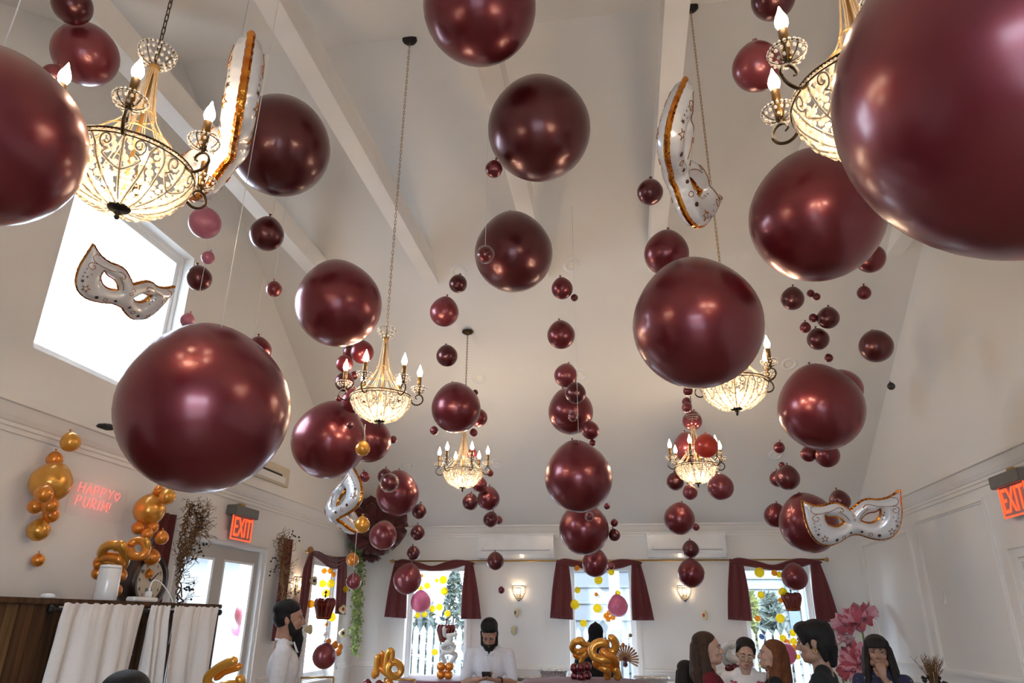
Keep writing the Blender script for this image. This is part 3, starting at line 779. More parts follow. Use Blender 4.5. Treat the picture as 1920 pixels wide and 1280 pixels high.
# ================================================================== balloons
def balloon_mesh(m, pear):
    pr = []
    for i in range(29):
        t = PI*i/28; r = math.sin(t); z = -math.cos(t)
        if z > 0:
            z = z*(1+.10*pear*z*z); r *= 1-.10*pear*z*z
        else: z *= 1.0-.01*pear
        pr.append((r, z))
    return MB().lathe(pr, 44).mesh('balloon', m)
KN = MB().lathe([(.9, -.35), (.55, .1), (.35, .5), (.5, .72), (.62, .95), (.95, 1.35), (.7, 1.45), (0, 1.15)], 12)
BM, KM = {}, {}
def sphere_from_pixels(px, py, b, zc=None, plane=None):
    """centre and radius of the sphere whose picture is an ellipse at (px,py) with minor half axis b"""
    qx, qy = px, py
    for _ in range(6):
        c = math.hypot(qx-960, qy-640); th = math.atan(c/FPX)
        sa = math.sqrt(b*b*math.cos(th)**2/(FPX**2+b*b)); al = math.asin(sa)
        ctr = FPX*(math.tan(th+al)+math.tan(th-al))/2
        k = ctr-c; s = max(0, 1-k/c) if c > 1 else 1
        qx, qy = 960+(px-960)*(math.hypot(px-960, py-640)-k)/max(math.hypot(px-960, py-640), 1e-6), 640+(py-640)*(math.hypot(px-960, py-640)-k)/max(math.hypot(px-960, py-640), 1e-6)
    d = ray((qx, qy))
    if plane:
        ax, val = plane; zc = (val-CAM[ax])/d[ax]
    P = CAM+d*zc
    return P, (P-CAM).length*sa
def put_balloon(P, R, m, label, group, knot=True, pear=1., tilt=None, shell=False, cat='balloon', seed=0):
    key = (m, round(pear, 1))
    if key not in BM: BM[key] = balloon_mesh(m, pear)
    r = random.Random(hash((round(P.x, 3), round(P.z, 3))))
    o = link('balloon', BM[key], None, P)
    o.scale = (R, R, R*1.02)
    o.rotation_euler = tilt if tilt else (r.uniform(-.22, .22), r.uniform(-.22, .22), r.uniform(0, 6))
    tag(o, label, cat, group)
    if knot:
        if m not in KM: KM[m] = KN.mesh('knot', m)
        s = min(max(.011/R, .028), .20); k = link('knot', KM[m], o, (0, 0, 1.0+.10*pear), None, (s, s, s))
    if shell:
        if 'shell' not in BM: BM['shell'] = MB().sph((0, 0, 0), 1, 32, 20).mesh('clear_shell', 'clear_latex')
        tag(link('clear_shell', BM['shell'], o, (.0, 0, 0), None, (1.16, 1.16, 1.14)), 'clear outer balloon around it')
    return o
def B(px, py, b, zc, m, label, group='burgundy balloons hanging from the ceiling', **k):
    P, R = sphere_from_pixels(px, py, b, zc)
    return put_balloon(P, R, m, label, group, **k)
BU, BD, RO, CO, PK = 'burgundy', 'burgundy_dark', 'burgundy_rosy', 'coral', 'pink'
GG = 'giant burgundy balloons hanging from the ceiling'
GIANT = [
 (-38, 250, 166, 1.8, BU, 'giant burgundy balloon cut off by the left edge of the photo'),
 (899, 8, 106, 3.7, BU, 'giant burgundy balloon cut off by the top edge near the middle'),
 (1011, 240, 96, 4.1, BD, 'giant burgundy balloon second from the top in the middle column'),
 (963, 474, 73, 5.3, BD, 'giant dark burgundy balloon with a tiny clear-shelled balloon in front, middle column'),
 (522, 272, 93, 3.9, BD, 'giant dark balloon behind the white mask by the near left chandelier'),
 (634, 570, 79.5, 4.3, BU, 'giant burgundy balloon left of the long gold chain'),
 (377, 768, 154, 2.8, BU, 'giant burgundy balloon below the bright gable window, largest at lower left'),
 (1310, 608, 120, 3.5, BU, 'giant warm red-burgundy balloon in front of the middle right chandelier'),
 (1535, 404, 121, 3.4, BU, 'giant burgundy balloon just under the near right chandelier'),
 (616, 827, 69, 5.2, BU, 'large burgundy balloon left of the middle left chandelier bowl'),
 (692, 825, 41, 6.2, BU, 'burgundy balloon behind the middle left chandelier bowl and large left balloon'),
 (745, 926, 40, 6.8, BU, 'burgundy balloon with a clear-shelled balloon overlapping its upper left'),
 (855, 765, 46, 6.2, BU, 'burgundy balloon directly above the far left chandelier'),
 (1070, 772, 42, 6.6, BU, 'large burgundy balloon in the centre column behind two small ones'),
 (1085, 896, 63, 5.8, BU, 'largest burgundy balloon low in the centre column'),
 (1095, 992, 46.5, 6.9, BU, 'burgundy balloon partly hidden below the largest centre column balloon'),
 (1541, 766, 77, 5.0, BU, 'giant burgundy balloon at right above the pair of small ones'),
 (1582, 729, 34.5, 6.6, RO, 'reddish balloon peeking out behind the giant balloon at right'),
 (1517, 982, 53, 6.4, BU, 'big burgundy balloon behind the frontal white mask at right')]
for px, py, b, zc, m, lb in GIANT: B(px, py, b, zc, m, lb, GG)
d = ray((1922, 152)).normalized()
put_balloon(CAM+d*1.66, 1.66*math.sin(.1975), BU, 'giant burgundy balloon filling the upper right corner', GG)
SM = [
 (135, 9, 35, 3.3, BD, 'dark burgundy balloon at the top edge above the upper left oval balloon'),
 (159, 101, 57, 3.5, RO, 'oval burgundy balloon behind the candles of the near left chandelier'),
 (100, 141, 20, 3.2, RO, 'small burgundy balloon peeking above the left edge giant balloon'),
 (500, 439, 31, 4.1, BD, 'dark burgundy balloon in front of the leftmost ceiling beam'),
 (373, 522, 23, 4.2, BD, 'dark burgundy balloon beside the gable window jamb'),
 (514, 542, 14.5, 4.6, RO, 'small rosy balloon on a thread under the leftmost beam'),
 (484, 657, 24, 4.4, BU, 'burgundy balloon peeking out behind the top right of the lower left giant'),
 (926, 317, 16, 4.0, BU, 'small burgundy balloon touching the lower left of the second middle giant'),
 (1219, 360, 24, 3.9, BD, 'dark burgundy balloon left of the folded white mask'),
 (859, 532, 17, 5.8, BD, 'small dark balloon under a recessed light left of the middle column'),
 (1054, 541, 20, 5.8, BU, 'burgundy balloon right of the third middle giant with a tiny one beside it'),
 (1077, 558, 6.8, 5.8, BD, 'tiny dark balloon at the lower right of a burgundy one under the ceiling light'),
 (833, 585, 27, 5.6, RO, 'rosy burgundy balloon above the far left chandelier canopy'),
 (1052, 628, 26, 5.9, BU, 'burgundy balloon alone halfway down the centre column'),
 (838, 667, 20, 6.1, BD, 'dark burgundy balloon just left of the far left chandelier chain'),
 (1061, 704, 22, 6.3, RO, 'rosy balloon beside a recessed light in the centre column'),
 (1079, 737, 19.5, 6.0, BD, 'dark balloon overlapping the top of the large centre column balloon'),
 (1107, 807, 16.5, 6.3, BU, 'burgundy balloon at the lower right of the large centre column balloon'),
 (1111, 830, 6.2, 6.3, BU, 'tiny burgundy balloon hanging above the largest centre column balloon'),
 (897, 783, 17, 7.0, BU, 'burgundy balloon behind the right side of the balloon over the far left chandelier'),
 (814, 807, 8, 6.3, RO, 'tiny rosy balloon left of the balloon over the far left chandelier'),
 (888, 811, 7.5, 6.3, RO, 'tiny rosy balloon below the right side of the balloon over the far left chandelier'),
 (891, 736, 5.5, 6.6, BD, 'tiny dark balloon at the upper right of the balloon over the far left chandelier'),
 (885, 850, 9.5, 7.4, RO, 'small burgundy balloon seen between the candles of the far left chandelier'),
 (919, 887, 6.3, 7.1, BU, 'tiny burgundy balloon right of the far left chandelier bowl'),
 (899, 908, 14, 7.4, BU, 'burgundy balloon half hidden behind the far left chandelier bowl'),
 (882, 941, 15, 7.2, BD, 'dark balloon below the finial of the far left chandelier'),
 (916, 935, 21, 7.5, BU, 'burgundy balloon at lower right of the far left chandelier bowl'),
 (920, 974, 14, 7.7, BD, 'dark burgundy balloon on the crown moulding line above the left air conditioner'),
 (935, 975, 7.5, 7.9, RO, 'tiny rosy balloon tucked behind the dark one above the left air conditioner'),
 (786, 959, 13.5, 7.0, BD, 'dark balloon at the lower right of the clear-shelled pair'),
 (783, 999, 13.5, 7.2, BD, 'dark balloon against the end wall moulding left of the left air conditioner'),
 (775, 1037, 12.5, 7.4, BD, 'dark balloon over the left end of the curtain rod'),
 (737, 824, 7, 6.3, BU, 'tiny burgundy balloon right of the middle left chandelier bowl'),
 (718, 1004, 25.5, 7.0, RO, 'rosy burgundy balloon in front of the dark paper flower in the corner'),
 (684, 894, 9.5, 6.0, RO, 'small burgundy balloon on the tip of the far left mask'),
 (679, 660, 21.5, 5.0, BU, 'burgundy balloon behind a candle of the middle left chandelier'),
 (658, 659, 14, 5.2, BD, 'dark balloon just left of the one behind the candle of the middle left chandelier'),
 (646, 682, 16, 4.9, BU, 'burgundy balloon behind the leftmost candle of the middle left chandelier'),
 (646, 716, 18, 5.1, BD, 'dark balloon behind the leftmost drip dish of the middle left chandelier'),
 (664, 704, 8, 5.3, BU, 'tiny burgundy balloon between two left arms of the middle left chandelier'),
 (635, 747, 5.5, 4.9, BU, 'tiny balloon at the top of the large left balloon by the chandelier'),
 (662, 752, 22, 5.0, BU, 'burgundy balloon partly hidden behind the left rim of the middle left chandelier'),
 (657, 797, 7, 4.7, BD, 'tiny dark balloon in front of the large balloon under the middle left chandelier'),
 (1250, 475, 41.5, 4.3, BU, 'burgundy balloon above left of the giant red-burgundy balloon'),
 (1420, 125, 45, 3.0, RO, 'burgundy balloon behind the arms of the near right chandelier'),
 (1450, -4, 40, 3.0, BD, 'dark balloon cut by the top edge above the near right chandelier candle'),
 (1632, 484, 27, 5.0, BU, 'burgundy balloon peeking out right of the giant below the near right chandelier'),
 (1486, 560, 21, 5.6, BD, 'dark burgundy balloon left of a tiny joined pair at right'),
 (1520, 550, 7, 5.8, BU, 'upper tiny balloon of the joined pair at right'),
 (1531, 556, 7, 5.75, BU, 'lower tiny balloon of the joined pair at right'),
 (1620, 549, 12.5, 5.7, BU, 'small burgundy balloon alone near the right hip of the ceiling'),
 (1553, 596, 20, 5.8, BD, 'dark oval balloon with a tiny one at its left, right side'),
 (1525, 596, 8, 5.85, BU, 'tiny balloon touching the dark oval balloon at right'),
 (1510, 614, 10, 5.8, BU, 'tiny balloon above left of the lower round dark balloon at right'),
 (1534, 636, 20, 5.9, BD, 'lower round dark balloon in the right hand cluster'),
 (1554, 671, 7.8, 5.9, BU, 'tiny burgundy balloon above the giant balloon at right'),
 (1643, 649, 30, 5.4, BD, 'dark balloon with a knot near the right wall corner'),
 (1461, 839, 10.3, 6.6, BU, 'small balloon on a thread at lower right of a recessed light'),
 (1516, 851, 14.5, 6.0, BU, 'left one of two balloons under the giant balloon at right'),
 (1551, 853, 22.5, 5.9, BU, 'right one of two balloons under the giant balloon at right'),
 (1466, 872, 5.8, 6.9, BU, 'tiny balloon above the dark pair at right'),
 (1477, 896, 22, 6.7, BD, 'front balloon of the dark pair above the frontal mask'),
 (1458, 898, 14.5, 7.0, BU, 'rear balloon of the dark pair above the frontal mask'),
 (1455, 967, 21.5, 6.9, BU, 'burgundy balloon left of the big balloon behind the frontal mask'),
 (1575, 939, 19, 6.0, BD, 'dark balloon directly above the nose of the frontal mask'),
 (1298, 789, 18, 6.9, BU, 'burgundy balloon behind the crown cup of the far right chandelier'),
 (1290, 839, 27, 7.3, RO, 'rosy balloon behind the candles of the far right chandelier'),
 (1324, 836, 22, 5.9, CO, 'coral glow-tinted balloon in front of the far right chandelier candles'),
 (1266, 903, 16, 7.4, BD, 'dark balloon at the lower left of the far right chandelier bowl'),
 (1294, 923, 13.7, 6.5, RO, 'rosy balloon under the finial of the far right chandelier'),
 (1351, 913, 24, 6.0, RO, 'rosy balloon at the lower right of the far right chandelier bowl'),
 (1274, 973, 28.5, 7.0, BU, 'burgundy balloon above the right air conditioner'),
 (1305, 988, 6.5, 7.2, BU, 'tiny balloon touching the burgundy one above the right air conditioner'),
 (1295, 1030, 15.5, 7.6, BD, 'dark balloon in front of the right air conditioner'),
 (1296, 1075, 25, 7.4, BU, 'burgundy balloon above the right end wall sconce'),
 (1287, 753, 8, 6.5, BU, 'tiny balloon on the chain above the far right chandelier'),
 (1288, 764, 9.5, 6.4, RO, 'small rosy balloon on the chain above the far right chandelier'),
 (1290, 733, 9, 6.0, BU, 'small balloon peeking below the giant red-burgundy balloon'),
 (1138, 949, 5.7, 6.8, BU, 'topmost of three little balloons right of the lowest centre column giant'),
 (1152, 980, 7, 6.9, BU, 'middle one of three little balloons right of the lowest centre column giant'),
 (1152, 1003, 11, 6.9, BD, 'lowest one of three little balloons right of the lowest centre column giant'),
 (1116, 1056, 24.5, 7.3, BU, 'burgundy balloon hanging in front of the middle window swag'),
 (1146, 1061, 6.5, 7.6, RO, 'tiny rosy balloon beside the one at the middle window swag'),
 (929, 1052, 16, 7.5, BD, 'dark balloon in front of the curtain rod below the left air conditioner'),
 (940, 1106, 6.2, 8.4, BU, 'tiny burgundy balloon left of the left end wall sconce'),
 (1490, 1082, 23.5, 7.6, BU, 'burgundy balloon in front of the right window swag'),
 (663, 1090, 14, 7.6, RO, 'rosy balloon in front of the green garland by the left window')]
for px, py, b, zc, m, lb in SM: B(px, py, b, zc, m, lb, knot=b > 9)
B(1671, 724, 7, 5.6, 'black_latex', 'tiny black deflated balloon at the right ceiling corner', pear=1.6)
for px, py, b, zc, m, lb in [
 (910, 477, 15, 4.7, BU, 'small balloon in a clear shell in front of the third middle giant'),
 (1074, 781, 8, 5.9, RO, 'small clear-shelled balloon in front of the large centre column balloon'),
 (1105, 968, 7.5, 6.1, RO, 'small clear-shelled balloon between the two lowest centre giants'),
 (730, 905, 15.5, 6.1, BU, 'clear-shelled burgundy balloon left of the far left chandelier, upper one'),
]: B(px, py, b, zc, m, lb, 'small balloons inside clear balloons', knot=False, shell=True)
B(722, 893, 14, 7.0, BD, 'dark balloon behind the clear-shelled one left of the far left chandelier')
for px, py, b, zc, m, lb, g in [
 (384, 418, 29, 3.9, PK, 'pink balloon at the top of the thread by the gable window', 'pink balloons by the gable window'),
 (390, 483, 12, 4.0, PK, 'small pink balloon on the thread above a dark one', 'pink balloons by the gable window'),
 (351, 600, 13, 4.0, PK, 'small pink balloon at the lower right corner of the gable window', 'pink balloons by the gable window'),
 (680, 841, 13.7, 4.6, 'gold', 'gold balloon on a thread under the middle left chandelier', 'gold balloons on the corner thread'),
 (679, 984, 14.5, 5.3, 'gold', 'gold balloon in front of the dark paper flower', 'gold balloons on the corner thread'),
 (661, 1049, 11.7, 7.0, 'amber', 'amber balloon at the top of the green garland', 'gold balloons on the corner thread'),
 (764, 1086, 26.5, 7.4, 'burgundy_rosy', 'large pinkish balloon over the left tail of the left window swag', 'pink balloons in the windows'),
]: B(px, py, b, zc, m, lb, g)

# ------------------------------------------------------------------ balloons in front of the end wall windows
GW_ = 'yellow balloons in the end wall windows'
def BP(px, py, b, plane, m, label, group, **k):
    P, R = sphere_from_pixels(px, py, b, None, plane)
    return put_balloon(P, R, m, label, group, **k)
Y1 = (1, 9.42)
for px, py, b, m, lb in [
 (791, 1079, 3.4, 'orange_thin', 'tiny amber balloon at the top left of the left end window'), (819, 1088, 4, 'yellow_thin', 'tiny yellow balloon left of the top one in the left end window'),
 (831, 1087, 7.6, 'yellow_thin', 'topmost large yellow balloon in the left end window'), (801, 1098, 6, 'yellow_thin', 'pale yellow balloon beside the pinkish balloon in the left end window'),
 (789, 1103, 5.2, 'yellow_thin', 'yellow balloon on top of the pink balloon in the left end window'), (833, 1108, 7.2, 'yellow_thin', 'pale yellow balloon below the topmost in the left end window'),
 (811, 1141, 6.2, 'yellow_thin', 'left one of two yellow balloons in the middle of the left end window'), (824, 1138, 6.5, 'yellow_thin', 'right one of two yellow balloons in the middle of the left end window'),
 (839, 1150, 6, 'yellow_thin', 'yellow balloon low at the right of the left end window'), (815, 1222, 5.8, 'yellow_thin', 'lowest yellow balloon beside the white twisted figure'),
 (783, 1153, 5.2, 'yellow_thin', 'left yellow balloon under the pink balloon in the left end window'), (796, 1151, 5.4, 'yellow_thin', 'right yellow balloon under the pink balloon in the left end window'),
 (1082, 1065, 5.2, 'orange_thin', 'amber balloon at the upper left corner of the middle end window'), (1122, 1087, 8, 'yellow_thin', 'yellow balloon under the burgundy one in the middle end window'),
 (1146, 1072, 6, 'yellow_thin', 'yellow balloon under the swag of the middle end window'), (1083, 1106, 5.6, 'yellow_thin', 'yellow balloon at the left edge of the middle end window'),
 (1118, 1114, 3.6, 'orange_thin', 'tiny amber balloon in the middle of the middle end window'), (1078, 1133, 8.5, 'yellow_thin', 'brightest yellow balloon beside the left curtain tail of the middle end window'),
 (1120, 1140, 8, 'yellow_thin', 'yellow balloon above the black hooded person'), (1094, 1168, 6.6, 'yellow_thin', 'yellow balloon left of the black hooded person'),
 (1158, 1112, 5.2, 'yellow_thin', 'yellow balloon on top of the pink balloon in the middle end window'),
 (1142, 1148, 5, 'orange_thin', 'upper amber balloon of the bunch under the pink one, middle end window'), (1136, 1154, 5, 'orange_thin', 'left amber balloon of the bunch under the pink one, middle end window'),
 (1149, 1157, 5, 'orange_thin', 'right amber balloon of the bunch under the pink one, middle end window'), (1140, 1160, 4.8, 'orange_thin', 'lowest amber balloon of the bunch under the pink one, middle end window'),
 (1424, 1073, 9, 'yellow_thin', 'large yellow balloon at the top left of the right end window'), (1452, 1074, 5.6, 'orange_thin', 'amber balloon under the swag of the right end window'),
 (1461, 1077, 5.6, 'yellow_thin', 'yellow balloon beside the amber one under the right end window swag'), (1427, 1115, 6.6, 'yellow_thin', 'yellow balloon at the left of the right end window'),
 (1468, 1110, 8, 'yellow_thin', 'yellow balloon above left of the burgundy foil crown, right end window'), (1464, 1125, 5, 'orange_thin', 'small amber balloon left of the burgundy foil crown'),
 (1421, 1159, 5.6, 'orange_thin', 'amber balloon low at the left of the right end window'), (1463, 1159, 8.2, 'yellow_thin', 'yellow balloon below the burgundy foil crown in the right end window'),
 (1487, 1186, 6.2, 'yellow_thin', 'yellow balloon by the fringe of the short-haired woman'), (1468, 1196, 6.2, 'yellow_thin', 'left yellow balloon of the bunch on the pink one, right end window'),
 (1475, 1204, 6, 'orange_thin', 'middle amber balloon of the bunch on the pink one, right end window'), (1488, 1202, 6.2, 'yellow_thin', 'right yellow balloon of the bunch on the pink one, right end window'),
 (1489, 1214, 5.6, 'orange_thin', 'lowest amber balloon of the bunch on the pink one, right end window'), (1496, 1231, 4.6, 'yellow_thin', 'yellow balloon at the mouth of the short-haired woman')]:
    BP(px, py, b, Y1, m, lb, GW_, knot=False, pear=.3)
BP(789, 1128, 19, (1, 9.25), 'pink_thin', 'translucent pink balloon in the left end window', 'pink balloons in the windows')
BP(1158, 1136, 19, (1, 9.25), 'pink_thin', 'translucent pink balloon in the middle end window', 'pink balloons in the windows')
BP(1475, 1226, 18, (1, 9.25), 'pink_thin', 'translucent pink balloon between two women in the right end window', 'pink balloons in the windows')
BP(1428.6, 1193, 5.2, Y1, 'blue', 'small shiny blue balloon in the right end window', 'odd little balloons', knot=False)
BP(1182, 1191, 3.4, Y1, 'fan_paper', 'tiny brown ball at the right edge of the middle end window', 'odd little balloons', knot=False)
BP(1168, 1209, 4, Y1, 'print_gold', 'small bronze ball above the pleated paper fan', 'odd little balloons', knot=False)
# left wall window
XW = (0, XL+.13)
for px, py, b, m, lb in [
 (608, 1070, 5.4, 'orange_thin', 'left amber balloon of the trio under the left wall swag'), (619, 1070, 5.4, 'orange_thin', 'middle amber balloon of the trio under the left wall swag'),
 (625, 1077, 4.6, 'orange_thin', 'right amber balloon of the trio under the left wall swag'), (605, 1094, 7, 'yellow_thin', 'left yellow balloon of a pair in the left wall window'),
 (620, 1094, 7.6, 'yellow_thin', 'right yellow balloon of a pair in the left wall window'), (611, 1112, 7.6, 'yellow_thin', 'yellow balloon above the burgundy foil crown in the left wall window'),
 (622, 1157, 7.6, 'yellow_thin', 'yellow balloon below the burgundy foil crown in the left wall window'), (612, 1170, 3.4, 'amber', 'tiny amber balloon low in the left wall window'),
 (583, 1132, 7.2, 'orange_thin', 'amber balloon on the left curtain tail of the left wall window'), (648, 1104, 6, 'yellow_thin', 'pale yellow balloon behind the rosy one at the green garland'),
 (610, 1188, 5.2, 'white_latex', 'small white balloon low in the left wall window')]:
    BP(px, py, b, XW, m, lb, 'yellow balloons in the left wall window', knot=False, pear=.3)
BP(608, 1230, 22, (0, XL+.35), 'burgundy_rosy', 'burgundy balloon right of the bearded man with an amber bunch on it', 'burgundy balloons hanging from the ceiling')
for i, (px, py, b, w) in enumerate([(616, 1202, 5.2, 'top left'), (627, 1209, 7, 'middle'), (637, 1213, 6.2, 'right'), (634, 1222, 7, 'lower right')]):
    BP(px, py, b, (0, XL+.30), 'amber', '%s amber balloon of the bunch on the burgundy one by the bearded man' % w, 'amber bunch by the bearded man', knot=False)
# outside the glazed door
B(468, 1150, 27, 8.6, 'burgundy_rosy', 'large rosy balloon seen through the glazed door', 'balloons outside the glazed door')
B(448, 1178, 14, 8.7, 'pink', 'pale pink balloon low outside the glazed door', 'balloons outside the glazed door')
B(454, 1192, 7, 8.4, 'pink', 'small pink balloon under the pale one outside the glazed door', 'balloons outside the glazed door')

# ------------------------------------------------------------------ gold balloons on the left wall
def wallball(px, py, b, m, label, off=0., group='gold balloons fixed to the left wall'):
    P, R = sphere_from_pixels(px, py, b, None, (0, XL+.12))
    P, R = sphere_from_pixels(px, py, b, None, (0, XL+R*1.0+off))
    return put_balloon(P, R, m, label, group)
for px, py, b, m, lb, of in [
 (132, 829, 17.5, 'gold', 'gold balloon on the crown moulding, topmost of the left wall bunch', .09), (102, 861, 14, 'amber', 'amber balloon on top of the big gold balloon on the left wall', .02),
 (95, 905, 36, 'gold', 'big gold balloon left of the neon sign', 0), (82, 926, 16, 'amber', 'amber balloon overlapping the bottom of the big gold balloon', .22),
 (66, 949, 13.5, 'amber', 'left amber balloon of the bunch under the big gold balloon', .06), (93, 947, 15.5, 'amber', 'right amber balloon of the bunch under the big gold balloon', .12),
 (95, 965, 14.5, 'amber', 'lowest amber balloon of the bunch under the big gold balloon', .04), (72, 994, 19.5, 'gold', 'gold oval balloon alone below the bunch on the left wall', 0),
 (71, 1050, 11.5, 'amber', 'small amber balloon with a knot, lowest on the left wall', 0),
 (314, 931, 14.5, 'gold', 'bright gold balloon below the lower left giant balloon', .25), (298, 920, 10, 'amber', 'small amber balloon behind the bright gold one by the giant balloon', .16),
 (280, 956, 28, 'gold', 'large gold balloon right of the neon sign', .05), (259, 990, 11.5, 'amber', 'left amber balloon under the large gold one right of the neon sign', .1),
 (285, 988, 12, 'amber', 'right amber balloon under the large gold one right of the neon sign', .14), (276, 1001, 11, 'amber', 'lowest amber balloon under the large gold one right of the neon sign', .18),
 (303, 1008, 12.5, 'amber', 'amber balloon in front of the dark red drape by the clock', .25)]:
    wallball(px, py, b, m, lb, of)

# ------------------------------------------------------------------ threads
def thread(label, p0, p1, r=.0016):
    o = obj('hanging_thread', MB().tube([p0, p1], r, 6), 'thread'); tag(o, label, 'thread', 'white threads holding balloons')
def bpos(px, py, zc): return at(px, py, zc)
def up(px, py, zc, label, top=None):
    p = at(px, py, zc); q = p.copy(); q.z = top or zceil(p.y)
    thread(label, p, q)
up(415, 613, 2.8, 'long white thread holding the giant balloon below the gable window')
up(514, 527, 4.6, 'thread above the small rosy balloon under the leftmost beam')
up(389, 395, 4.0, 'thread through the pink balloons beside the gable window')
a_, b_ = at(388, 446, 3.95), at(389, 472, 4.0); thread('short thread between the upper pink balloons', a_, b_)
a_, b_ = at(384, 497, 4.05), at(379, 540, 4.2); thread('short thread down to the dark balloon by the gable window', a_, Vector((a_.x, a_.y, a_.z-.25)))
up(476, 634, 4.4, 'thread above the burgundy balloon behind the lower left giant')
up(8, 84, 1.8, 'thread above the giant balloon at the left edge')
up(910, 462, 4.7, 'thread above the clear-shelled balloon of the third middle giant')
up(1085, 829, 5.75, 'thread above the largest centre column balloon')
up(1469, 829, 6.6, 'thread above the small balloon near the right recessed light')
p = at(682, 828, 4.6); thread('thread down from the middle left chandelier to the gold balloon', p, Vector((p.x, p.y, 2.775)))
p = at(669, 998, 5.3); thread('thread below the gold balloon at the dark paper flower', p, Vector((p.x, p.y, p.z-.36)))

# ================================================================== foil mask balloons
MO = [(0, .15), (.12, .24), (.27, .33), (.42, .345), (.56, .32), (.74, .34), (.90, .41), (1.0, .48)]
ML_ = [(1.0, .48), (.985, .25), (.97, .03), (.92, -.17), (.84, -.33), (.72, -.44), (.56, -.485), (.40, -.465), (.24, -.41), (.12, -.355), (0, -.34)]
def _s2(p, n): return [Vector((v.x, v.y)) for v in smoothpath([(a, b, 0) for a, b in p], n)]
_half = _s2(MO, 4)[:-1]+_s2(ML_, 4)
OUT = _half+[Vector((-v.x, v.y)) for v in reversed(_half[1:-1])]
def _eye():
    e = _s2([(.16, -.07), (.22, .01), (.30, .065), (.38, .085), (.46, .09), (.52, .11), (.58, .15), (.585, .08), (.57, .0), (.51, -.08), (.42, -.13), (.32, -.14), (.22, -.11), (.16, -.07)], 2)
    return e[:-1]
EYE = _eye(); EYL = [Vector((-v.x, v.y)) for v in reversed(EYE)]
def _dense(poly):
    out = []
    for i, a in enumerate(poly):
        b = poly[(i+1) % len(poly)]
        for k in range(4): out.append((a.x+(b.x-a.x)*k/4, a.y+(b.y-a.y)*k/4))
    return out
_BND = np.array(_dense(OUT)+_dense(EYE)+_dense(EYL))
def _inpoly(p, poly):
    x, y = p; c = False; n = len(poly)
    for i in range(n):
        a, b = poly[i], poly[i-1]
        if (a.y > y) != (b.y > y) and x < (b.x-a.x)*(y-a.y)/(b.y-a.y)+a.x: c = not c
    return c
def _inside(p): return _inpoly(p, OUT) and not _inpoly(p, EYE) and not _inpoly(p, EYL)
def mheight(u, v):
    d = float(np.sqrt(((_BND-np.array([u, v]))**2).sum(1).min())) if True else 0
    k = min(d/.17, 1)
    return .135*math.sqrt(max(0, 1-(1-k)**2))
_pts = [tuple(p) for p in OUT]; _edges = [(i, (i+1) % len(OUT)) for i in range(len(OUT))]
for E_ in (EYE, EYL):
    b0 = len(_pts); _pts += [tuple(p) for p in E_]; _edges += [(b0+i, b0+(i+1) % len(E_)) for i in range(len(E_))]
_nb = len(_pts)
for i in range(-26, 27):
    for j in range(-14, 14):
        p = (i*.038+(.019 if j % 2 else 0), j*.036)
        if _inside(p) and ((_BND-np.array(p))**2).sum(1).min() > .022**2: _pts.append(p)
_cv, _ce, _cf, *_rest = delaunay_2d_cdt([Vector(p) for p in _pts], _edges, [], 0, 1e-6)
_tri = [tuple(f) for f in _cf if _inside(((_cv[f[0]].x+_cv[f[1]].x+_cv[f[2]].x)/3, (_cv[f[0]].y+_cv[f[1]].y+_cv[f[2]].y)/3))]
_vh = [mheight(v.x, v.y) for v in _cv]
T0 = .032
def star(c, r, n=5, q=.42, rot=.3):
    return [(c[0]+(r if k % 2 == 0 else r*q)*math.cos(rot+PI*k/n), c[1]+(r if k % 2 == 0 else r*q)*math.sin(rot+PI*k/n)) for k in range(2*n)]
def disc(c, r, n=12): return [(c[0]+r*math.cos(2*PI*k/n), c[1]+r*math.sin(2*PI*k/n)) for k in range(n)]
FILL = [star((.80, -.10), .026), star((.87, -.05), .02), star((.76, -.02), .018), star((.86, -.13), .02), star((.82, -.21), .042), star((.88, .03), .018),
        disc((.45, -.37), .034), disc((.13, -.27), .028), disc((.60, .02), .014), disc((.62, .08), .012), disc((.57, -.06), .012)]
LINE = [star((.70, -.31), .075)+[star((.70, -.31), .075)[0]], disc((.29, -.34), .036)+[disc((.29, -.34), .036)[0]],
        [(.12, -.02), (.17, .06), (.24, .13), (.33, .18)],
        [(.22, .22), (.26, .26), (.34, .27), (.44, .24), (.54, .21), (.66, .205), (.80, .21), (.88, .24), (.91, .30), (.88, .355), (.80, .355)],
        [(.78, .205), (.86, .185), (.90, .13), (.87, .075), (.80, .07), (.77, .12), (.80, .15), (.83, .135)],
        [(.26, .25), (.22, .20), (.27, .18), (.30, .21)]]
CENT = [disc((0, .07), .026), disc((0, -.01), .026)]
